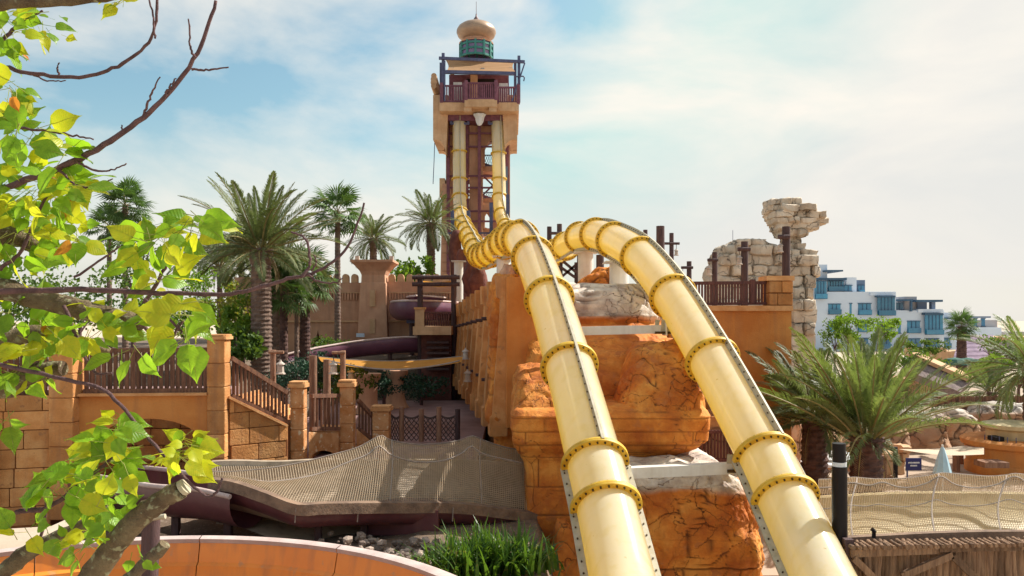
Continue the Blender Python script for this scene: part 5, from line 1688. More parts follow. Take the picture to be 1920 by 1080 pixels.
def fan_palm(x, ybase, ycrown, d, n, label, r=0.13, s=1.0, seed=0, tkey='trunk', small=False):
    R_ = random.Random(seed)
    base = P(x, ybase, d); top = P(x, ycrown, d)
    base.z = min(base.z, gz(base.x, base.y))
    root = thing('fan_palm', label, 'palm tree', base, 'fan palms')
    palm_trunk(base, top, r*1.1, r*0.85, root, tkey, bulge=0.1)
    ms = SMALLFANS if small else FANS
    for i in range(n):
        t = i / (n - 1)
        el = lerp(80, -38, t**0.8) + R_.uniform(-8, 8)
        az = i * 2.39996 + R_.uniform(-0.2, 0.2)
        q = s * R_.uniform(0.85, 1.1)
        m_ = Matrix.Translation(top + Vector((0, 0, 0.1 - 0.3*t))) @ Matrix.Rotation(az, 4, 'Z') @ Matrix.Rotation(-R(el), 4, 'Y') @ Matrix.Rotation(R_.uniform(-0.4, 0.4), 4, 'X') @ Matrix.Diagonal((q, q, q, 1))
        place('frond', ms[i % len(ms)], root, m_)
    return root

date_palm(490, 696, 466, 30, 3.15, 54, 'large date palm with thick trunk in front of the garden wall', r=0.38, w=0.50, nl=64, seed=1, emin=-10, lw=0.022)
date_palm(412, 690, 500, 47, 2.6, 34, 'slim feather palm left behind the large date palm', r=0.16, w=0.5, seed=2)
date_palm(452, 690, 470, 50, 2.6, 34, 'slim feather palm peeping over the large date palm from behind', r=0.16, w=0.5, seed=3)
date_palm(520, 700, 500, 33, 2.3, 30, 'feather palm leaning out right behind the large date palm trunk', r=0.24, w=0.5, seed=14)
date_palm(700, 495, 447, 47, 1.9, 34, 'feather palm growing straight behind the flared bastion', r=0.22, w=0.42, seed=4, emin=-25)
date_palm(808, 560, 418, 52, 2.35, 44, 'feather palm standing just left of the tower', r=0.28, w=0.5, seed=5, emin=-30)
fan_palm(633, 660, 400, 38, 30, 'tall slender fan palm with bright crown left of the bastion', r=0.14, s=0.82, seed=6)
fan_palm(235, 620, 385, 42, 34, 'tall dark fan palm in the far left behind the leaves', r=0.14, s=0.8, seed=7)
fan_palm(205, 620, 425, 46, 26, 'lower fan palm far left beside the tall dark one', r=0.14, s=0.8, seed=8)
fan_palm(572, 655, 520, 34, 30, 'short shaggy fan palm before the pointed wall arch', r=0.22, s=0.85, seed=9, tkey='trunk_red')
fan_palm(532, 672, 545, 31.5, 28, 'bright low fan palm right of the large date palm', r=0.17, s=0.72, seed=10, tkey='trunk_red')
fan_palm(556, 672, 540, 33, 14, 'thin fan palm between the two shaggy fan palms', r=0.09, s=0.55, seed=11, tkey='trunk')
# right hand date palms
date_palm(1624, 925, 818, 21.5, 3.35, 44, 'wide young date palm in the plaza with arching green fronds', key='date_young', r=0.42, w=0.55, nl=86, lw=0.015, seed=21, emin=26, emax=89, tkey='trunk_red')
date_palm(1527, 925, 782, 23.0, 2.3, 40, 'second date palm standing left behind the wide young one', key='date', r=0.36, w=0.48, nl=70, lw=0.02, seed=22, emin=-5, emax=80, tkey='trunk_red')
date_palm(1935, 760, 690, 30, 2.6, 44, 'feathery palm cut by the right picture edge', key='date_young', r=0.3, w=0.5, seed=23, emin=-35)
date_palm(1860, 770, 735, 36, 1.7, 26, 'small pale palm growing behind the stick fence', key='date_young', r=0.2, w=0.4, seed=24, emin=-20)
fan_palm(1803, 672, 612, 68, 30, 'fan palm before the mauve hut roof', r=0.4, s=0.85, seed=25, tkey='trunk_red')

def shrub(x, ybase, d, rx, rz, key, label, n=900, ls=0.16, seed=0, cz=None, ry=None, name='shrub', stem=True, group='garden shrubs', basez=None):
    """bush of separate leaf faces spread through an uneven volume of clumps, on a stem"""
    r = random.Random(seed)
    base = P(x, ybase, d)
    if basez is not None: base.z = basez
    ry = ry or rx
    root = thing(name, label, 'shrub', base, group)
    c = base + Vector((0, 0, rz * 1.05))
    clumps = []
    for i in range(max(6, int(n/70))):
        while True:
            q = Vector((r.uniform(-1, 1), r.uniform(-1, 1), r.uniform(-1, 1)))
            if q.length < 1: break
        clumps.append((c + Vector((q.x*rx, q.y*ry, q.z*rz)), r.uniform(0.18, 0.42)))
    mb = MB()
    for i in range(n):
        cc, cr_ = clumps[i % len(clumps)]
        q = Vector((r.gauss(0, 1), r.gauss(0, 1), r.gauss(0, 1))).normalized() * (r.random()**0.4)
        p = cc + Vector((q.x*rx, q.y*ry, q.z*rz)) * cr_
        a = Vector((r.gauss(0, 1), r.gauss(0, 1), r.gauss(0.3, 0.7))).normalized()
        b_ = a.orthogonal().normalized()
        b_.rotate(Matrix.Rotation(r.uniform(0, 6.28), 3, a))
        s = ls * r.uniform(0.6, 1.2)
        e = a.cross(b_) * (s*0.3)
        bb = len(mb.v)
        mb.v += [p, p + b_*(s*0.5) + e, p + b_*s - a*0.1*s, p + b_*(s*0.5) - e]
        mb.f.append((bb, bb+1, bb+2, bb+3))
    mb.build('crown', M[key], root, fix=False)
    if stem:
        tr = MB()
        g0 = gz(base.x, base.y)
        if base.z - g0 > 0.15: tr.tube([Vector((base.x, base.y, g0)), base], [0.12, 0.07], 7)
        for k in range(4):
            e = c + Vector((r.uniform(-.5, .5)*rx, r.uniform(-.5, .5)*ry, r.uniform(-0.1, .5)*rz))
            tr.tube([base - Vector((0, 0, 0.1)), base.lerp(e, 0.5) + Vector((r.uniform(-.1, .1), 0, 0)), e], [0.05, 0.035, 0.015], 5)
        tr.build('stem', M['twig'], root)
    return root
shrub(775, 545, 50, 1.5, 1.2, 'shrub_light', 'round bright green tree top between the wall merlons and the left tower palm', 1500, 0.3, 1, basez=HC+1.6)
shrub(455, 660, 33, 1.1, 1.1, 'shrub_light', 'bright green bush left of the large palm trunk', 1500, 0.2, 2)
shrub(425, 640, 37, 1.4, 1.3, 'shrub_gold', 'yellow-green bush behind the tall bridge pillar', 1600, 0.2, 3)
shrub(392, 620, 40, 1.6, 1.5, 'shrub_light', 'dense bush behind the foreground leaves left of the pillar', 1400, 0.22, 4)
shrub(440, 690, 29, 0.8, 0.75, 'shrub', 'dark strap bush just right of the tall bridge pillar', 1200, 0.24, 5)
shrub(560, 740, 27.5, 1.1, 0.62, 'shrub_dark', 'clipped blue-green hedge ball behind the white lantern', 2600, 0.1, 6)
shrub(600, 725, 29, 0.9, 0.6, 'shrub_dark', 'second clipped hedge ball left of the sail post', 2200, 0.1, 7)
shrub(620, 668, 37, 1.3, 0.45, 'shrub', 'low green planting along the foot of the pink wall', 1300, 0.14, 8)
shrub(790, 748, 34, 1.5, 0.55, 'shrub_dark', 'dark low hedge at the back of the shaded court', 1800, 0.12, 9)
shrub(720, 745, 32, 1.1, 0.5, 'shrub_dark', 'dark planting between the pot columns under the sail', 1500, 0.12, 10)
shrub(655, 755, 27, 0.8, 0.6, 'shrub', 'green bush behind the lower plank railing', 1200, 0.13, 11)
shrub(250, 560, 34, 1.6, 1.6, 'shrub', 'thin brownish bush behind the foreground leaf tuft', 1100, 0.16, 12)
shrub(150, 620, 36, 2.2, 1.6, 'shrub', 'wide bush at far left behind the foreground tree', 1600, 0.22, 13)
shrub(20, 620, 36, 2.2, 1.6, 'shrub', 'bush at the left picture edge behind the foreground tree', 1500, 0.22, 15)
shrub(320, 640, 38, 1.8, 1.2, 'shrub_light', 'pale green bush behind the bridge railing', 1300, 0.2, 14)
for i, (x, yb, d, rx, rz, k, lb) in enumerate(((1565, 655, 62, 1.4, 1.3, 'shrub', 'round green tree at the left end of the white hotel'), (1590, 640, 60, 1.1, 0.9, 'shrub_light', 'pale green tree beside the boulder tower base'),
                                             (1650, 640, 58, 1.5, 1.0, 'shrub_light', 'pale topped bush in front of the hotel bay window'), (1735, 665, 66, 1.6, 0.6, 'shrub', 'low bush by the tan wall before the hotel'),
                                             (1875, 680, 56, 1.8, 0.9, 'shrub', 'bush at the right edge beside the mauve hut'), (1855, 720, 40, 1.0, 0.7, 'shrub_light', 'yellow-green shrub above the stick fence'), (1700, 700, 50, 2.2, 0.7, 'shrub', 'scrub on the slope before the thatched roof'), (1910, 725, 44, 1.6, 0.9, 'shrub', 'dark scrub below the right edge palm'))):
    shrub(x, yb, d, rx, rz, k, lb, 1300, 0.22, 30 + i, group='shrubs on the right')
# ------------------------------------------------------------------ right middle ground
DR = 24.5
ow = thing('terrace_wall', 'orange plaster terrace wall with stone pier and dark railing on the right', 'wall', P(1400, 860, DR))
wbox('wall_face', 1255, 1484, 583, 945, DR, 4.0, M['orange_plaster'], ow)
wbox('ledge', 1250, 1487, 573, 583, DR - 0.10, 4.2, M['cap'], ow)
wbox('pier_core', 1443, 1485, 527, 573, DR + 0.03, 0.66, M['joint'], ow)
for j in range(2):
    y0, y1 = 526 + 23.5*j, 548.5 + 23.5*j
    xs = (1442, 1466, 1487) if j == 0 else (1442, 1458, 1487)
    for a, b in zip(xs, xs[1:]):
        lo, hi = P(a + 0.4, y1, DR), P(b - 0.4, y0 + 1, DR)
        c = (lo + hi)/2 + Vector((0, 0.33, 0))
        place('block', block_mesh('block', j, 0.03, 0.006), ow, basis(c, Vector((hi.x-lo.x, 0, 0)), Vector((0, 0.7, 0)), Vector((0, 0, hi.z-lo.z))))
wbox('coping', 1438, 1490, 517, 526, DR - 0.06, 0.85, M['cap'], ow)
MB().beam(P(1290, 531, DR + 0.3), P(1442, 530, DR + 0.3), 0.12, 0.1).build('top_rail', M['rail'], ow)
MB().beam(P(1290, 570, DR + 0.3), P(1442, 569, DR + 0.3), 0.1, 0.08).build('bottom_rail', M['rail'], ow)
for i in range(27):
    x = 1294 + i*5.6
    place('baluster', BALR, ow, Matrix.Translation(P(x, 550, DR + 0.3)) @ Matrix.Diagonal((0.055, 0.05, 0.62, 1)))
for x in (1411,):
    place('rail_post', BALR, ow, Matrix.Translation(P(x, 547, DR + 0.3)) @ Matrix.Diagonal((0.17, 0.14, 0.76, 1)))
# recess and dark bars seen between the tubes
dk = thing('service_gate', 'dark barred gate in the gap beside the carved ledge', 'gate', P(1335, 870, 22.5))
wbox('reveal', 1285, 1400, 770, 900, 23.6, 0.3, M['brown_rock'], dk)
wbox('lintel', 1285, 1400, 782, 800, 22.9, 0.3, M['cap'], dk)
for i in range(14):
    q = P(1292 + i*6, 836, 22.5)
    place('bar', BALR, dk, Matrix.Translation(q) @ Matrix.Diagonal((0.05, 0.05, 0.9, 1)))
MB().beam(P(1288, 810, 22.5), P(1380, 810, 22.5), 0.08, 0.08).build('top_rail', M['rail'], dk)
MB().beam(P(1288, 864, 22.5), P(1380, 864, 22.5), 0.12, 0.14).build('bottom_rail', M['rail'], dk)

# lantern posts on the terrace
LP = [(1210, 431, 560, 33, None, 'bare timber post just left of the thick pair behind the right tube', 0.1),
      (1238, 424, 560, 30, None, 'thick dark timber post tallest behind the right tube', 0.17),
      (1259, 437, 560, 33, (-22, 14, 20, 8, 0.3), 'timber lantern post with long crossarm right of the thick post', 0.1),
      (1292, 490, 560, 36, (-16, 6, 12, -13, 0.28), 'low lantern post farthest back above the right tube', 0.12),
      (1340, 473, 560, 30, (-15, 4, 15, -12, 0.36), 'lantern post left of the boulder tower', 0.11),
      (1396, 453, 560, 29, (-15, 8, 15, -12, 0.36), 'lantern post in front of the boulder tower middle', 0.14),
      (1474, 425, 540, 28, (-18, 3, 20, -14, 0.34), 'tall lantern post in front of the boulder tower right side', 0.15),
      (1030, 425, 520, 40, None, 'short bare post seen over the central tube hump', 0.13),
      (1049, 420, 520, 40, (-18, 3, 18, 0, 0.3), 'lantern post with finial seen over the central tube hump', 0.14),
      (1087, 418, 520, 38, None, 'bare post peeping behind the bend of the right tube', 0.14),
      (1125, 478, 560, 30, None, 'dark post between the white columns under the right tube', 0.16)]
for x, y0, y1, d, arm, lb, r_ in LP:
    lamp_post(x, y0, y1, d, arm, lb, 'darkpost', r_, group='dark lantern posts on the rocks')
lr = thing('leaning_rail', 'dark wooden crossed rail beside the central tube hump', 'railing', P(1070, 530, 31))
for a, b in (((1050, 500), (1078, 520)), ((1056, 490), (1082, 512)), ((1052, 520), (1078, 498))):
    MB().beam(P(*a, 31), P(*b, 31), 0.14, 0.1).build('bar', M['darkpost'], lr)
for x_ in (1052, 1080):
    MB().beam(Vector((X(x_, 31.1), 31.1, ZT)), P(x_, 492, 31.1), 0.12, 0.12).build('post', M['darkpost'], lr)

# ------------------------------------------------------------------ boulder tower
DBT = 37.0
bt_ = thing('boulder_tower', 'pale stacked boulder tower with an overhanging head of blocks', 'rock', P(1440, 640, DBT))
def rough_block(lo, hi, seed, parent, name='stone', mt='pale_rock', n=5, amp=0.10):
    """one squared stone with a hewn surface"""
    bm = bmesh.new()
    bmesh.ops.create_cube(bm, size=1.0)
    bmesh.ops.subdivide_edges(bm, edges=bm.edges[:], cuts=5, use_grid_fill=True)
    sz = Vector(hi) - Vector(lo); c = (Vector(hi) + Vector(lo)) / 2
    for v in bm.verts:
        e = sum(1 for k in range(3) if abs(v.co[k]) > 0.49)
        f = 1.0
        p = Vector((v.co.x*sz.x, v.co.y*sz.y, v.co.z*sz.z))
        if e > 1:
            for k in range(3):
                if abs(v.co[k]) > 0.49: p[k] -= math.copysign(0.05, p[k])
        w = c + p
        nz = noise.noise_vector(w*1.7 + Vector((seed, seed*2, 0))) * amp + noise.noise_vector(w*5.1) * amp*0.55
        v.co = w + nz - org(parent)
    me = bpy.data.meshes.new(name)
    bm.to_mesh(me); bm.free()
    me.polygons.foreach_set('use_smooth', [True]*len(me.polygons)); me.set_sharp_from_angle(angle=R(55))
    me.materials.append(M[mt])
    return link(name, me, parent)
def stone_courses(parent, rows, d, depth, seed, mt='pale_rock', bl=22, amp=0.1, jit=0.25):
    """rows: (ytop, ybot, xleft, xright) courses, split into stones of about bl photograph pixels"""
    r = random.Random(seed)
    for (y0, y1, xa, xb) in rows:
        x = xa
        while x < xb - 2:
            w = bl * r.uniform(0.65, 1.6)
            if xb - (x + w) < bl*0.45: w = xb - x
            o = r.uniform(-jit, jit)
            lo = P(x - 0.2, y1 + 0.5, d); hi = P(x + w + 0.2, y0 - 0.5, d)
            rough_block((lo.x, d + o, lo.z), (hi.x, d + depth + o*0.3, hi.z), r.uniform(0, 50), parent, mt=mt, amp=amp)
            x += w
stone_courses(bt_, [(370, 384, 1448, 1508), (382, 396, 1448, 1530), (394, 408, 1452, 1552), (406, 418, 1455, 1560), (416, 430, 1461, 1540), (428, 442, 1470, 1518)], DBT + 0.12, 1.6, 1, amp=0.10, bl=24)
stone_courses(bt_, [(443, 456, 1483, 1508), (454, 468, 1478, 1512)], DBT + 0.5, 1.4, 2, amp=0.08)
stone_courses(bt_, [(446, 462, 1384, 1440), (458, 478, 1362, 1475), (466, 484, 1470, 1536), (476, 498, 1352, 1536), (496, 518, 1348, 1538), (516, 540, 1345, 1532), (538, 562, 1346, 1526), (560, 586, 1350, 1532)], DBT + 0.12, 2.4, 3, amp=0.09, bl=30, jit=0.16)
stone_courses(bt_, [(560, 582, 1484, 1526), (580, 606, 1488, 1534), (604, 630, 1486, 1530), (628, 700, 1484, 1532)], DBT - 0.4, 2.6, 4, amp=0.09, bl=26, jit=0.15)
def pale_mass(name, lv, seed, jr=0.5, jb=0.75, amp=0.14):
    jf = joints(99, jr, jb, w=0.05, seed=seed)
    me = rock_loft(lv, nu=170, nv=90, amp=amp, fs=1.1, crack=(1.0, 0.07, 0.07), seed=30 + seed, pw=5, fine=0.05, tops=6, extra=lambda p: jf(p + noise.noise_vector(p*0.9)*0.14))
    rock_part(name, me, 'pale_rock', bt_)
def lvp(rows, d0):   # (y, xleft, xright, depth half) in photograph positions
    return [(Z(y, DBT), X((a+b)/2, DBT), DBT + d0 + h, (X(b, DBT)-X(a, DBT))/2, h) for y, a, b, h in rows]
pale_mass('cliff_body', lvp([(447, 1392, 1440, 1.0), (458, 1368, 1478, 1.2), (474, 1355, 1530, 1.4), (500, 1348, 1537, 1.5), (530, 1346, 1530, 1.5), (575, 1350, 1528, 1.4), (700, 1360, 1530, 1.4), (829, 1360, 1530, 1.4)], 0.34), 1)
pale_mass('neck', lvp([(436, 1486, 1504, 0.6), (452, 1484, 1507, 0.7), (480, 1472, 1516, 0.9)], 0.7), 2)
pale_mass('head', lvp([(371, 1450, 1496, 0.7), (380, 1450, 1516, 0.9), (392, 1452, 1540, 1.0), (406, 1456, 1555, 1.0), (416, 1462, 1552, 0.95), (428, 1470, 1526, 0.8), (441, 1480, 1508, 0.5)], 0.3), 3, 0.38, 0.6)
qa = P(1374, 452, DBT)
MB().tube([qa, qa + Vector((0, 0, 0.5))], 0.012, 5).build('aerial', M['bluepost'], bt_)

# ------------------------------------------------------------------ plaza things, right
pr_ = thing('rock_wall', 'long brown rock wall with pale humps behind the plaza', 'rock', P(1750, 860, 32))
for i, (x0, x1, yt, d, pl) in enumerate(((1630, 1720, 800, 30, 0), (1690, 1790, 776, 32, 1), (1770, 1850, 772, 33, 1), (1840, 1960, 762, 33.5, 1), (1560, 1660, 822, 28, 0), (1440, 1520, 760, 27, 0), (1480, 1600, 800, 30, 0))):
    cx_ = X((x0+x1)/2, d); hx = X(x1, d) - cx_
    me = rock_loft([(Z(yt, d), cx_, d+1.0, hx*0.75, 0.6), (Z(yt+14, d), cx_, d+0.9, hx*0.95, 0.85), (Z(yt+40, d), cx_, d+0.9, hx, 0.95), (zp - 0.1, cx_, d+0.9, hx*1.02, 1.0)], nu=110, nv=50, amp=0.22, fs=0.9, crack=(0.9, 0.08, 0.06), seed=20+i, pw=4,
                   pale=(lambda yy, dd: (lambda p: sstep(Z(yy+22, dd), Z(yy+8, dd), p.z + 0.2*noise.noise(p))))(yt, d) if pl else None)
    rock_part('rock_face', me, 'brown_rock', pr_)
stone_courses(pr_, [(838, 852, 1690, 1712), (850, 866, 1655, 1705), (864, 892, 1650, 1700)], 26.5, 0.9, 9, 'sand', 24, 0.06, 0.05)
# stick fence
sf = thing('stick_fence', 'reddish brown stick fence along the top of the rock wall', 'fence', P(1840, 775, 35))
STK = [unit_block('stick', M['plank'], 0.08, 0.04, s) for s in range(3)]
for i in range(60):
    x = 1748 + i*3.4
    h = rnd.uniform(0.72, 0.86)
    place('stick', STK[i % 3], sf, Matrix.Translation(P(x, 760, 35)) @ Matrix.Rotation(rnd.uniform(-.04, .04), 4, 'Y') @ Matrix.Diagonal((0.065, 0.05, h, 1)))
for y in (752, 769):
    MB().beam(P(1745, y, 35.06), P(1955, y, 35.06), 0.05, 0.05).build('rail', M['rail'], sf)
# kiosk
kd = 27.0
kk = thing('kiosk', 'round orange plaster kiosk with yellow drum on top at right edge', 'kiosk', P(1905, 890, kd))
kc = Vector((X(1906, kd + 0.9), kd + 0.9, 0))
def kz(y): return Z(y, kd) 
MB().lathe(kc, [(1.60, zp), (1.60, kz(878)), (1.55, kz(874)), (1.60, kz(845)), (1.72, kz(841)), (1.74, kz(832)), (1.62, kz(828)), (0, kz(828))], 36).build('counter', M['orange_plaster'], kk, 35)
MB().lathe(kc, [(0.95, kz(829)), (0.95, kz(812)), (1.0, kz(810)), (1.08, kz(808)), (1.08, kz(801)), (0.9, kz(799)), (0.7, kz(801)), (0, kz(801))], 30).build('drum', M['tan_fg'], kk, 35)
MB().box((X(1868, kd), kd + 0.02, kz(832)), (X(1884, kd), kd + 0.5, kz(820))).build('screen', M['dark'], kk)
MB().box((X(1816, kd), kd - 0.95, kz(868)), (X(1860, kd), kd - 0.3, kz(858))).build('shelf', M['post'], kk)
for i in range(16):
    a = R(200 + 140*i/15)
    q = kc + Vector((math.cos(a)*1.5, math.sin(a)*1.5, 0))
    MB().beam(q + Vector((0,0,kz(828))), q + Vector((0,0,kz(818))), 0.02, 0.02).build('rail_bar', M['bluepost'], kk)
# sail shade over the seats
s2 = thing('cream_sail', 'cream sail shade stretched toward the round kiosk', 'sail', P(1750, 850, 26))
cols = []
for j in range(7):
    v = j/6
    a, b = P(1685, 842, 25.6), P(1845, lerp(852, 828, v), lerp(25.0, 29.0, v))
    cols.append([a.lerp(b, i/16) + Vector((0, 0, -0.10*math.sin(math.pi*i/16))) for i in range(17)])
MB().grid(cols).build('cloth', M['sail_cream'], s2, 180, fix=False)
solo(MB().tube([P(1679, 910, 25.6), P(1679, 838, 25.6)], 0.07, 10), 'sail_mast', M['black_post'], 'dark mast holding the left tip of the cream sail', 'post', smooth=60)
for x, d in ((1793, 28), (1800, 29.5)):
    solo(MB().tube([P(x, 892, d), P(x, 838, d)], 0.12, 8), 'timber_post', M['post'], 'brown timber post under the cream sail, %s' % ('nearer one' if d < 29 else 'farther one'), 'post', smooth=60)
# folded parasol
pf = thing('folded_parasol', 'folded pale blue parasol standing in front of the kiosk', 'parasol', P(1767, 900, 24.5))
seg = 16
mb = MB()
for i in range(9):
    t = i/8
    rr = lerp(0.03, 0.23, t**0.8)
    for k in range(seg):
        a = 2*math.pi*k/seg
        mb.v.append(Vector((X(1767, 24.5) + math.cos(a)*rr*(1 + 0.18*(k % 2)), 24.5 + math.sin(a)*rr*(1 + 0.18*(k % 2)), lerp(Z(838, 24.5), Z(888, 24.5), t))))
for i in range(8):
    for k in range(seg):
        mb.f.append((i*seg+k, i*seg+(k+1) % seg, (i+1)*seg+(k+1) % seg, (i+1)*seg+k))
mb.build('canopy', M['bluecanvas'], pf, 50)
MB().tube([P(1767, 924, 24.5), P(1767, 834, 24.5)], 0.03, 8).build('pole', M['white'], pf)
# open parasols
for i, (x, y, d, lb) in enumerate(((1572, 858, 25, 'open white parasol behind the black bollard'), (1542, 866, 27, 'open white parasol farther left by the second palm trunk'))):
    po = thing('open_parasol', lb, 'parasol', P(x, 900, d), 'open white parasols')
    c = Vector((X(x, d), d, Z(y, d)))
    MB().lathe(c, [(0.0, 0.24), (0.3, 0.17), (0.75, 0.02), (0.78, -0.06), (0.74, 0.0), (0.3, 0.14), (0, 0.2)], 8).build('canopy', M['canvas'], po)
    MB().tube([Vector((c.x, c.y, zp)), c + Vector((0, 0, 0.28))], 0.03, 8).build('pole', M['white'], po)
# blue sign
sg = thing('blue_sign', 'navy blue notice sign on a thin post in the plaza', 'sign', P(1713, 930, 24.0))
a, b = P(1699, 882, 24), P(1728, 859, 24)
MB().box((a.x, 24, a.z), (b.x, 24.04, b.z)).build('panel', M['sign_blue'], sg)
MB().tube([P(1701, 930, 24.06), P(1701, 862, 24.06)], 0.025, 8).build('post', M['bluepost'], sg)
for k, (w0, w1, y) in enumerate(((1703, 1723, 867.5), (1707, 1719, 873))):
    lt = MB()
    x = w0
    while x < w1:
        wl2 = rnd.uniform(0.7, 1.5)
        p0, p1 = P(x, y + 1.5, 23.99), P(x + wl2, y - 1.3*rnd.uniform(0.7, 1.1), 23.99)
        lt.box((p0.x, 23.992, p0.z), (p1.x, 23.998, p1.z))
        x += wl2 + 0.5
    lt.build('lettering', M['letter'], sg)
# timber booth behind the palms
bh = thing('timber_booth', 'small timber booth behind the palm trunk in the plaza', 'booth', P(1650, 900, 25.2))
for i in range(9):
    place('plank', PLK[i % 3], bh, Matrix.Translation(P(1641 + i*2.6, 886, 25.2)) @ Matrix.Diagonal((0.04, 0.03, 1.0, 1)))
wbox('frame', 1639, 1664, 855, 858, 25.15, 0.2, M['post'], bh)
# plaza bollard lamp, black
bo2 = thing('bollard_lamp', 'black steel post with a pale light band beside the right tube', 'lamp post', P(1574, 1100, 13.25))
MB().tube([Vector((X(1575, 13.25), 13.25, 0.0)), P(1574, 874, 13.25)], 0.124, 20).build('shaft', M['black_post'], bo2, 50)
MB().tube([P(1573.5, 866, 13.25), P(1573, 831, 13.25)], 0.109, 20).build('head', M['black_post'], bo2, 50)
MB().tube([P(1573.5, 874, 13.25), P(1573.5, 866, 13.25)], 0.116, 20).build('light_band', M['canvas'], bo2, 50)

# right net-covered flume and log palisade
fr = thing('net_covered_flume', 'tan water flume under a peaked net above the log palisade', 'flume', P(1740, 1010, 14.2))
frontR = smoothpts([P(1535, 1014, 13.55), P(1588, 1009, 13.5), P(1660, 1005, 13.55), P(1733, 1001, 13.6), P(1830, 998, 13.7), P(1960, 997, 13.8)])
backR = smoothpts([P(1535, 925, 16.3), P(1600, 922, 16.2), P(1700, 918, 16.2), P(1800, 918, 16.2), P(1900, 920, 16.3), P(1960, 922, 16.3)])
def peaks(tab, d): return smoothpts([P(x, y, d) for x, y in tab], 6)
ridgeR = peaks([(1535, 899), (1570, 898), (1600, 895), (1640, 898), (1690, 897), (1740, 892), (1764, 887), (1800, 889), (1850, 893), (1885, 891), (1903, 888), (1930, 891), (1960, 895)], 15.6)
browR = peaks([(1535, 915), (1570, 912), (1596, 905), (1630, 910), (1655, 904), (1680, 912), (1707, 914), (1740, 905), (1764, 893), (1790, 908), (1829, 915), (1870, 908), (1903, 893), (1930, 908), (1960, 914)], 14.9)
def netR(u, v):
    f, b, r_, w = frontR(u), backR(u), ridgeR(u), browR(u)
    if v < 0.6:
        t = v/0.6
        return f.lerp(w, t) + Vector((0, 0.16*math.sin(math.pi*t), -0.02*math.sin(math.pi*t)))
    if v < 0.82: return w.lerp(r_, (v-0.6)/0.22)
    return r_.lerp(b, (v-0.82)/0.18)
net_mesh(netR, 96, 54, 0.005).build('net', M['net'], fr, fix=False)['kind'] = 'stuff'
MB().tube([browR(i/60) for i in range(61)], 0.014, 5).build('net_rope', M['rope'], fr)
MB().tube([ridgeR(i/60) for i in range(61)], 0.014, 5).build('net_rope', M['rope'], fr)
for x in (0.14, 0.50, 0.80, 0.93):
    MB().tube([netR(x + 0.03*v/12, v/14) for v in range(12)], 0.013, 5).build('net_rope', M['rope'], fr)
for zf, nm in ((0.33, 'net_rope'),):
    MB().tube([netR(i/60, zf) for i in range(61)], 0.010, 5).build(nm, M['rope'], fr)
rows_ = []
for i in range(N_ + 1):
    u = i/N_
    f, b = frontR(u), backR(u)
    rows_.append([f + Vector((0, -0.02, -0.06)), f + Vector((0, -0.02, 0.0)), f + Vector((0, 0.1, 0.0)), f + Vector((0, 0.2, -0.3)), f.lerp(b, 0.3) + Vector((0, 0, -0.5)), f.lerp(b, 0.55) + Vector((0, 0, -0.45)), f.lerp(b, 0.72) + Vector((0, 0, 0.0)), f.lerp(b, 0.74) + Vector((0, 0, 0.12)), f.lerp(b, 0.80) + Vector((0, 0, 0.12)), f.lerp(b, 0.82) + Vector((0, 0, -0.8))])
ribbon(rows_, 'channel', M['tan_fg'], fr)
rows_ = [[frontR(i/N_) + Vector((0, -0.05, 0.02)), frontR(i/N_) + Vector((0, -0.07, -0.16)), frontR(i/N_) + Vector((0, 0.1, -0.2)), frontR(i/N_) + Vector((0, 0.05, 0.03)), frontR(i/N_) + Vector((0, -0.05, 0.02))] for i in range(N_+1)]
ribbon(rows_, 'edge_roll', M['rubber'], fr)
clp = P(1638, 1003, 13.35)
MB().tube([clp + Vector((0, 0, -0.05)), clp + Vector((0.01, 0, 0.06)), clp + Vector((-0.03, 0, 0.10))], 0.035, 8).build('clip', M['black_post'], fr)

pal = thing('log_palisade', 'rough log palisade with diagonal braces at the lower right', 'fence', P(1760, 1080, 13.0))
LOGM = []
for s in range(4):
    r = random.Random(s)
    pts_ = [Vector((r.uniform(-.012, .012), r.uniform(-.012, .012), -0.5 + k/5)) for k in range(6)]
    LOGM.append(MB().tube(pts_, [0.5*r.uniform(0.92, 1.06)*0.09 for _ in range(6)], 8).mesh('log', M['log'], 60))
for i in range(58):
    x = 1588 + i*6.6 + rnd.uniform(-1.2, 1.2)
    s = rnd.uniform(0.85, 1.35)
    place('log', LOGM[i % 4], pal, Matrix.Translation((X(x, 13.15), 13.15 + rnd.uniform(-.02, .02), 1.02)) @ Matrix.Rotation(rnd.uniform(0, 6), 4, 'Z') @ Matrix.Diagonal((s, s, 2.0 + rnd.uniform(-.05, .04), 1)))
for i in range(34):     # cut log ends under the rim
    x = 1592 + i*11 + rnd.uniform(-2, 2)
    q = P(x, 1022 - 6*(x-1590)/330, 13.0)
    s = rnd.uniform(0.6, 0.95)
    place('log_end', LOGM[i % 4], pal, Matrix.Translation(q) @ Matrix.Rotation(R(90), 4, 'X') @ Matrix.Diagonal((s, s, 0.35, 1)))
for xa, xb, ya, yb in ((1593, 1757, 1037, 1030), (1759, 1910, 1027, 1024), (1912, 1990, 1023, 1022)):
    MB().beam(P(xa, ya, 12.98), P(xb, yb, 12.98), 0.09, 0.125).build('beam', M['log'], pal)
for xa, ya, xb, yb in ((1600, 1046, 1640, 1085), (1690, 1080, 1785, 1040), (1786, 1042, 1830, 1085)):
    MB().beam(P(xa, ya, 12.96), P(xb, yb, 12.96), 0.08, 0.11).build('brace', M['log'], pal)
MB().beam(P(1590, 1010, 13.05), P(1590, 1090, 13.05), 0.14, 0.14).build('end_post', M['darkpost'], pal)

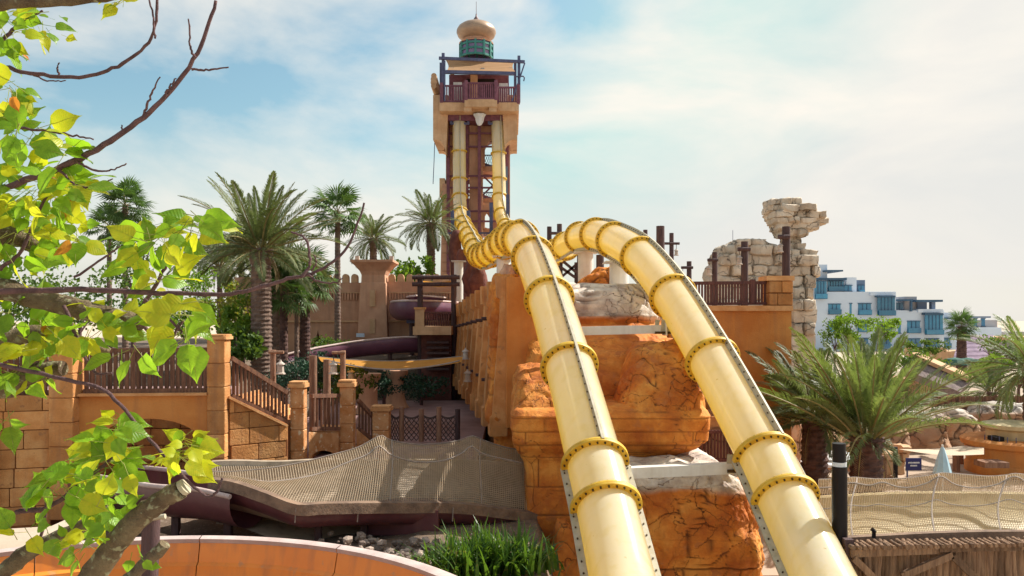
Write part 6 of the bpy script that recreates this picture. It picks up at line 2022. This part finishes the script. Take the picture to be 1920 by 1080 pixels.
# ------------------------------------------------------------------ hotel in the distance
DH = 150.0
ho = thing('white_hotel', 'white stepped hotel with blue glazing in the right distance', 'building', P(1640, 660, DH))
def hb(name, x0, x1, y0, y1, dd, depth, m): 
    D_ = DH + dd
    return MB().box((X(x0, D_), D_, Z(y1, D_)), (X(x1, D_), D_ + depth, Z(y0, D_))).build(name, M[m], ho)
def hwin(x0, x1, y0, y1, dd, bars=2, rail=True):
    D_ = DH + dd
    g_ = hb('window', x0, x1, y0, y1, dd - 0.02, 0.3, 'hotel_glass')
    for k in range(1, bars + 1):
        x = lerp(x0, x1, k/(bars+1))
        MB().box((X(x, D_) - 0.06, DH + dd - 0.10, Z(y1, D_)), (X(x, D_) + 0.06, DH + dd - 0.025, Z(y0, D_))).build('mullion', M['hotel_frame'], g_)
    for y in (y0, y1):
        MB().box((X(x0, D_) - 0.1, DH + dd - 0.12, Z(y, D_) - 0.08), (X(x1, D_) + 0.1, DH + dd - 0.03, Z(y, D_) + 0.08)).build('frame', M['hotel_frame'], g_)
    if rail:
        MB().box((X(x0, D_), DH + dd - 0.5, Z(y1, D_)), (X(x1, D_), DH + dd - 0.45, Z(y1, D_) + 0.9)).build('balcony_glass', M['hotel_glass'], g_)
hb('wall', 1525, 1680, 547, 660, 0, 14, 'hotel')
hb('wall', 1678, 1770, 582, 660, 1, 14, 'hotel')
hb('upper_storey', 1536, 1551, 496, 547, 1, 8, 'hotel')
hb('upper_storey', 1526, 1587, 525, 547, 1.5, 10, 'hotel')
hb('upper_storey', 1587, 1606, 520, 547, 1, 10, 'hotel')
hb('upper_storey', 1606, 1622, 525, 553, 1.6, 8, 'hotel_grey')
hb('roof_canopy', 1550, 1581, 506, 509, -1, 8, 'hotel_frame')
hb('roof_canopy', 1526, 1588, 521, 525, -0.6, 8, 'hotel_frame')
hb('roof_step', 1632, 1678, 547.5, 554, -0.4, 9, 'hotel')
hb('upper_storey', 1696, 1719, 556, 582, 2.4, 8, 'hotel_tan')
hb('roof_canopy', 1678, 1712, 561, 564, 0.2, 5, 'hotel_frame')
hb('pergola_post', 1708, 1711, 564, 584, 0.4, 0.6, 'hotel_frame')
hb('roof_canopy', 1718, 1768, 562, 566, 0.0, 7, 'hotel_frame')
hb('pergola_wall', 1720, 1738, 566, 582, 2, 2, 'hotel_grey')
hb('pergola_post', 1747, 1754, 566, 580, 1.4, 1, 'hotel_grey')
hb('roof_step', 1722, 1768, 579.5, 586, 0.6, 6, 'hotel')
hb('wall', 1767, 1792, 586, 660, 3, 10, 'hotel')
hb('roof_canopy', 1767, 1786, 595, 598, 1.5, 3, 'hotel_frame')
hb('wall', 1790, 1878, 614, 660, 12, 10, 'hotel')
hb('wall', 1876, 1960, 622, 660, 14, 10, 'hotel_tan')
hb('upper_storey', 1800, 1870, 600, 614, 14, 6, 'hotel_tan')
hb('roof_canopy', 1805, 1858, 593, 596, 11, 8, 'hotel_grey')
for a in ((1826, 1832), (1840, 1847)): hwin(a[0], a[1], 597, 612, 14, 0, False)
hwin(1528, 1550, 527, 560, -0.6, 3); hwin(1552, 1582, 527, 546, 1.4, 5); hwin(1584, 1597, 535, 546, 0.9, 1, False); hwin(1609, 1620, 535, 553, 1.5, 1)
hwin(1553, 1576, 570, 589, -0.02, 2); hwin(1593, 1597, 569, 590, -0.02, 0, False); hwin(1609, 1633, 569, 590, -0.02, 2); hwin(1646, 1678, 557, 591, -0.9, 4)
hwin(1553, 1576, 603, 622, -0.02, 2); hwin(1608, 1628, 601, 622, -0.02, 2); hwin(1646, 1670, 605, 625, -0.02, 2); hwin(1608, 1628, 634, 652, -0.02, 2); hwin(1646, 1670, 636, 654, -0.02, 2)
hwin(1680, 1693, 568, 580, 2.0, 1, False)
hwin(1684, 1689, 602, 625, 0.98, 0, False); hwin(1701, 1725, 602, 624, 0.98, 2); hwin(1735, 1768, 590, 627, 0.1, 4); hwin(1701, 1725, 635, 652, 0.98, 2); hwin(1736, 1760, 635, 653, 0.98, 2); hwin(1770, 1782, 634, 652, 2.98, 1)
hb('bay_frame', 1734, 1769, 587, 590.2, -0.2, 2, 'hotel_frame'); hb('bay_frame', 1645, 1679, 554.2, 557.2, -1.2, 2, 'hotel_frame')
# garden wall before the hotel
solo(MB().box((X(1700, 75), 75, 0), (X(1775, 75), 75.5, Z(652, 75))), 'boundary_wall', M['sand'], 'tan boundary wall in front of the hotel', 'wall')
# mauve hut
hu = thing('mauve_roof_hut', 'hut with mauve shingle roof behind the fan palm', 'building', P(1830, 680, 80))
q = [P(1786, 676, 78), P(1866, 674, 78), P(1862, 628, 83), P(1800, 628, 83)]
MB().prism(q, (0, 0.0, -0.3)).build('roof', M['violetroof'], hu)
for k in range(6):
    t = k/6
    a, b = q[0].lerp(q[3], t), q[1].lerp(q[2], t)
    MB().beam(a + Vector((0, -0.05, 0.04)), b + Vector((0, -0.05, 0.04)), 0.05, 0.03).build('shingle_course', M['violetroof'], hu)
MB().box((X(1792, 80), 80, 0), (X(1872, 80), 86, Z(660, 80))).build('wall', M['sand'], hu)
MB().prism([P(1848, 640, 77), P(1900, 640, 77), P(1905, 676, 76), P(1862, 676, 76)], (0, 0.2, -0.3)).build('roof', M['thatch'], hu)
# distant low roof to the right edge
solo(MB().box((X(1868, 120), 120, 0), (X(2000, 120), 130, Z(632, 120))), 'flat_building', M['sand'], 'low flat tan building at the right horizon', 'building')
# thatched slope roof
th_ = thing('thatched_roof', 'sloping thatched hut roof with pale ridge below the hotel', 'building', P(1770, 740, 48))
q = [P(1712, 664, 49), P(1822, 712, 46), P(1800, 735, 45), P(1690, 690, 48)]
MB().prism(q, (0, 0.3, -0.4)).build('roof', M['thatch'], th_)
MB().beam(P(1714, 664, 48.9), P(1822, 711, 45.9), 0.9, 0.22).build('ridge_cap', M['sand'], th_)
MB().box((X(1705, 50), 50, 0), (X(1800, 50), 54, Z(712, 50))).build('wall', M['brown_rock'], th_)
# green parasols by the tan wall
for i, (x, d) in enumerate(((1790, 62), (1815, 64))):
    po = thing('green_parasol', 'dark green parasol by the tan wall, %s' % ('left one' if i == 0 else 'right one'), 'parasol', P(x, 700, d), 'green parasols')
    c = P(x, 682, d)
    MB().lathe(c, [(0, 0.5), (0.7, 0.36), (1.1, 0.0), (1.1, -0.08), (0.7, 0.3), (0, 0.42)], 10).build('canopy', M['green_canvas'], po)
    MB().tube([Vector((c.x, c.y, 0)), c + Vector((0, 0, 0.5))], 0.06, 8).build('pole', M['white'], po)
# ------------------------------------------------------------------ foreground tree at the left
tr_ = thing('foreground_tree', 'leafy tree with heart-shaped yellow-green leaves reaching in from the left', 'tree', (-2.9, 2.9, 0))
MB().tube(catmull([Vector((-2.95, 3.0, 0)), Vector((-2.75, 2.95, 2.2)), Vector((-2.5, 2.9, 4.4)), Vector((-2.35, 2.9, 6.0)), Vector((-2.45, 2.9, 7.8))], 6), [0.16 - 0.0035*i for i in range(25)], 12).build('trunk', M['bark'], tr_, 60)
def branch(name, pl, d0, d1, r0, r1, m, n=7, seg=8, rough=0.0, seed=0):
    k = len(pl)
    pts_ = [P(x, y, lerp(d0, d1, i/max(1, k-1))) for i, (x, y) in enumerate(pl)]
    c = catmull(pts_, n)
    r = random.Random(seed)
    L = len(c)
    rad = [lerp(r0, r1, i/(L-1)) * d0 / F * (1 + (0.16*r.uniform(-1, 1) if i % 4 == 0 else 0)) for i in range(L)]
    if rough:
        c = [p + Vector((r.gauss(0, 1), r.gauss(0, 1), r.gauss(0, 1))) * rough for p in c]
    return MB().tube(c, rad, seg).build(name, M[m], tr_, 60)
B = [  # polyline, depth start/end, radius start/end in photograph pixels, material
    ([(-160, 30), (0, 6), (130, 0), (290, -18)], 2.7, 2.5, 14, 8, 'bark'),
    ([(-60, 110), (0, 124), (70, 139), (160, 144), (230, 119), (284, 70), (296, -8)], 2.8, 2.7, 4.5, 2.4, 'twig'),
    ([(-60, 380), (0, 356), (120, 312), (220, 256), (302, 190), (370, 100), (406, 2)], 2.8, 2.7, 7.5, 3.0, 'twig'),
    ([(-40, 232), (60, 242), (130, 252), (175, 262)], 2.7, 2.7, 3, 1.5, 'twig'),
    ([(-300, 420), (-100, 500), (0, 540), (120, 572), (200, 592), (268, 606)], 2.9, 3.0, 26, 15, 'bark'),
    ([(-60, 548), (0, 546), (150, 543), (300, 549), (430, 551), (530, 526), (600, 506), (652, 462), (684, 380)], 2.6, 2.7, 6.5, 2.0, 'twig'),
    ([(-60, 668), (0, 683), (130, 714), (198, 734), (262, 802), (330, 880), (386, 930), (409, 918), (415, 896)], 2.6, 2.6, 4.5, 2.2, 'twig'),
    ([(90, 1200), (170, 1085), (230, 1002), (285, 950), (338, 918)], 2.7, 2.6, 26, 17, 'bark'),
    ([(-100, 1140), (0, 1075), (60, 1032), (150, 990), (205, 955)], 2.9, 2.9, 20, 10, 'bark'),
    ([(200, 1130), (250, 1078), (312, 1020)], 2.5, 2.5, 13, 11, 'bark'),
    ([(-200, 700), (-40, 660), (60, 625), (140, 640), (205, 660)], 3.0, 3.1, 24, 10, 'bark'),
    ([(-200, 760), (0, 725), (60, 700), (120, 690)], 3.1, 3.1, 28, 14, 'bark'),
    ([(-160, 420), (0, 440), (60, 455), (105, 470)], 3.1, 3.2, 24, 12, 'bark'),
    ([(30, 960), (90, 950), (160, 900), (205, 860), (225, 810)], 2.8, 2.8, 5, 2.5, 'twig'),
    ([(75, 1020), (85, 960), (90, 900)], 2.8, 2.8, 3, 2, 'twig'),
    ([(250, 605), (300, 520), (330, 460)], 2.9, 2.9, 5, 2, 'twig'),
    ([(260, 605), (310, 640), (345, 600)], 2.9, 2.9, 4, 2, 'twig'),
    ([(270, 560), (330, 610), (345, 635)], 2.6, 2.6, 3, 2, 'twig'),
    ([(120, 572), (170, 690), (210, 700)], 2.9, 2.9, 4, 2, 'twig'),
    ([(430, 551), (560, 519), (581, 490), (571, 445), (546, 434)], 2.65, 2.7, 4, 1.8, 'twig') if False else ([(566, 519), (581, 492), (574, 450), (547, 435)], 2.66, 2.7, 3.4, 1.8, 'twig'),
    ([(576, 515), (598, 528), (628, 530), (645, 520)], 2.66, 2.66, 2.2, 1.2, 'twig'),
    ([(584, 508), (592, 494), (590, 478)], 2.66, 2.66, 2.2, 1.2, 'twig'),
    ([(366, 108), (356, 84), (354, 36)], 2.7, 2.7, 2.6, 1.4, 'twig'),
    ([(360, 130), (392, 131), (430, 126)], 2.7, 2.7, 2.4, 1.4, 'twig'),
    ([(306, 186), (318, 165), (330, 146)], 2.72, 2.7, 2.6, 1.2, 'twig'),
    ([(268, 220), (282, 180), (299, 144)], 2.74, 2.7, 2.6, 1.2, 'twig'),
    ([(222, 254), (228, 244), (229, 234)], 2.75, 2.75, 2.4, 1.2, 'twig'),
    ([(144, 303), (175, 318), (205, 320), (238, 307)], 2.75, 2.72, 2.6, 1.2, 'twig'),
    ([(108, 318), (140, 345), (175, 352), (210, 336)], 2.75, 2.72, 2.6, 1.2, 'twig'),
    ([(110, 140), (108, 128), (111, 116)], 2.8, 2.8, 2.2, 1.2, 'twig'),
    ([(62, 140), (90, 152), (125, 152)], 2.8, 2.8, 2, 1, 'twig'),
    ([(290, 72), (288, 40), (278, -10)], 2.7, 2.7, 2.4, 1.5, 'twig'),
    ([(140, 520), (200, 480), (226, 462)], 2.6, 2.6, 2.6, 1.4, 'twig'),
    ([(0, 505), (40, 470), (80, 380), (130, 300)], 2.9, 2.9, 4, 2, 'twig'),
    ([(0, 80), (40, 40), (80, 20)], 2.9, 2.9, 4, 2, 'twig'),
]
for i, (pl, d0, d1, r0, r1, m_) in enumerate(B):
    branch('branch' if m_ == 'bark' else 'twig', pl, d0, d1, r0, r1, m_, rough=0.0015 if m_ == 'twig' else 0.002, seed=i, seg=12 if m_ == 'bark' else 7)
# cut face of the sawn limb
q = P(341, 916, 2.6)
MB().tube([q, q + Vector((0.012, 0, 0.008))], 0.027, 12).build('cut_face', M['seam'], tr_)

def leaf_mesh(seed, key, L=1.0):
    """heart-shaped leaf with drip tip, folded along the midrib, stalk included; lies along +X"""
    r = random.Random(seed)
    n = 9
    wq = r.uniform(0.78, 1.0)
    wf = [q * wq for q in (0.0, 0.24, 0.345, 0.37, 0.34, 0.27, 0.18, 0.09, 0.03, 0.0)]
    bend, fold, tw = r.uniform(0.15, 0.9), r.uniform(-0.1, 0.3), r.uniform(-0.2, 0.2)
    mb = MB()
    rows_ = []
    for i in range(n + 1):
        t = i / n
        a = -bend * t
        x = L * (t - 0.18*bend*t*t); z = -L * bend * 0.42 * t * t
        w = wf[i] * L * r.uniform(0.95, 1.05)
        back = -0.07*L if i == 1 else 0
        wav = 0.03*L*math.sin(t*9 + seed)
        rows_.append([Vector((x + back, w, z + fold*w + wav)), Vector((x, w*0.5, z + fold*w*0.35 + 0.05*w)), Vector((x, 0, z)), Vector((x, -w*0.5, z + fold*w*0.35 + 0.05*w)), Vector((x + back, -w, z + fold*w - wav))])
    mb.grid(rows_)
    nl = len(mb.f)
    mb.tube([(-0.5*L, 0, 0.12*L), (-0.2*L, 0, 0.05*L), (0, 0, 0), (0.5*L, 0, -0.005*L - L*bend*0.105), (0.9*L, 0, -L*bend*0.34)], [0.013*L, 0.011*L, 0.011*L, 0.007*L, 0.003*L], 4)
    me = mb.mesh('leaf', M[key], None, fix=False)
    me.materials.append(M['midleaf'])
    me.polygons.foreach_set('material_index', [0]*nl + [1]*(len(mb.f)-nl))
    me.polygons.foreach_set('use_smooth', [True]*len(me.polygons))
    return me
M['midleaf'] = mat('leaf_stalk', (0.34, 0.38, 0.08), (0.28, 0.28, 0.06), 0.5, 8, 0, 10, 0.1, transl=0.2)
LEAF = {k: [leaf_mesh(s, k) for s in range(7)] for k in ('leaf', 'leaf_yellow', 'leaf_orange')}
CL = [  # cx, cy, rx, ry, number, leaf length in pixels, depth, share of yellow, share of orange
    (10, 55, 55, 55, 28, 52, 2.9, 0.35, 0.04), (85, 55, 45, 35, 8, 50, 2.8, 0.5, 0.1), (225, 8, 30, 15, 6, 46, 2.6, 0.6, 0.0),
    (20, 170, 30, 30, 8, 62, 2.8, 0.5, 0.3), (40, 245, 60, 40, 16, 66, 2.8, 0.35, 0.03), (110, 285, 35, 35, 8, 68, 2.75, 0.4, 0.05),
    (60, 360, 95, 55, 50, 60, 2.95, 0.35, 0.05), (135, 350, 40, 35, 12, 62, 2.85, 0.55, 0.15), (30, 450, 75, 55, 36, 64, 3.05, 0.35, 0.1), (140, 440, 35, 35, 8, 58, 2.8, 0.5, 0.1),
    (295, 450, 60, 35, 14, 74, 2.75, 0.3, 0.0), (365, 430, 35, 25, 9, 80, 2.7, 0.5, 0.0), (300, 530, 50, 30, 9, 70, 2.85, 0.3, 0.0), (255, 490, 25, 25, 6, 66, 2.8, 0.3, 0),
    (40, 590, 90, 50, 42, 64, 3.15, 0.35, 0.03), (160, 610, 90, 35, 24, 64, 2.95, 0.4, 0.0), (330, 590, 45, 25, 10, 80, 2.75, 0.45, 0.0), (345, 640, 25, 15, 4, 96, 2.65, 0.1, 0.0),
    (235, 670, 35, 10, 3, 84, 2.65, 0.3, 0.0), (40, 690, 70, 35, 20, 60, 3.05, 0.3, 0.0), (10, 790, 15, 15, 2, 66, 2.7, 0.2, 0.0),
    (200, 865, 60, 50, 34, 62, 2.75, 0.3, 0.0), (215, 800, 30, 25, 9, 68, 2.7, 0.4, 0.0), (345, 850, 32, 35, 18, 62, 2.6, 0.9, 0.0), (120, 920, 55, 40, 18, 68, 2.8, 0.25, 0.0),
    (195, 950, 45, 35, 18, 58, 2.7, 0.3, 0.0), (50, 1000, 50, 30, 6, 62, 2.8, 0.2, 0.0), (150, 1030, 55, 30, 10, 56, 2.75, 0.3, 0.0), (262, 1050, 25, 12, 3, 54, 2.5, 0.2, 0.0)]
rl = random.Random(5)
leaves = []
for cx_, cy_, rx, ry, n_, ln, d, fy, fo in CL:
    for i in range(int(n_*1.6)):
        a, q = rl.uniform(0, 6.283), math.sqrt(rl.random())
        x, y = cx_ + math.cos(a)*q*rx, cy_ + math.sin(a)*q*ry
        dd = d + rl.gauss(0, 0.16)
        L = ln * d / F * rl.uniform(0.45, 0.98)
        u = rl.random()
        fy, fo = fy*1.0, fo*1.0
        key = 'leaf_orange' if u < fo*0.6 else 'leaf_yellow' if u < fo*0.6 + fy*0.95 else 'leaf'
        # leaves point outwards and droop; blades turned in all directions
        ang = math.atan2(-(math.sin(a)), math.cos(a)) + rl.gauss(0, 0.7)
        dirv = Vector((math.cos(ang), rl.uniform(-0.7, 0.35), math.sin(ang)*0.7 - 0.25)).normalized()
        nrm_ = Vector((rl.gauss(0, 0.6), -0.75 + rl.gauss(0, 0.5), 0.65 + rl.gauss(0, 0.45)))
        sx = dirv
        sy = nrm_.cross(sx)
        if sy.length < 0.1: sy = Vector((0, 0, 1)).cross(sx)
        sy.normalize(); sz = sx.cross(sy)
        leaves.append((L / dd, basis(P(x, y, dd), sx*L, sy*L, sz*L), key, rl.randrange(7)))
# the 300 largest on view are separate leaves, the rest one mass
leaves.sort(key=lambda t: -t[0])
for s, m_, key, k in leaves[:300]:
    place('leaf', LEAF[key][k], tr_, m_)
rest = {}
for s, m_, key, k in leaves[300:]:
    mb = rest.setdefault(key, MB())
    me = LEAF[key][k]
    b = len(mb.v)
    mb.v += [m_ @ v.co for v in me.vertices]
    mb.f += [tuple(b + i for i in p.vertices) for p in me.polygons]
for key, mb in rest.items():
    mb.build('small_leaves', M[key], tr_, 180, fix=False)['kind'] = 'stuff'
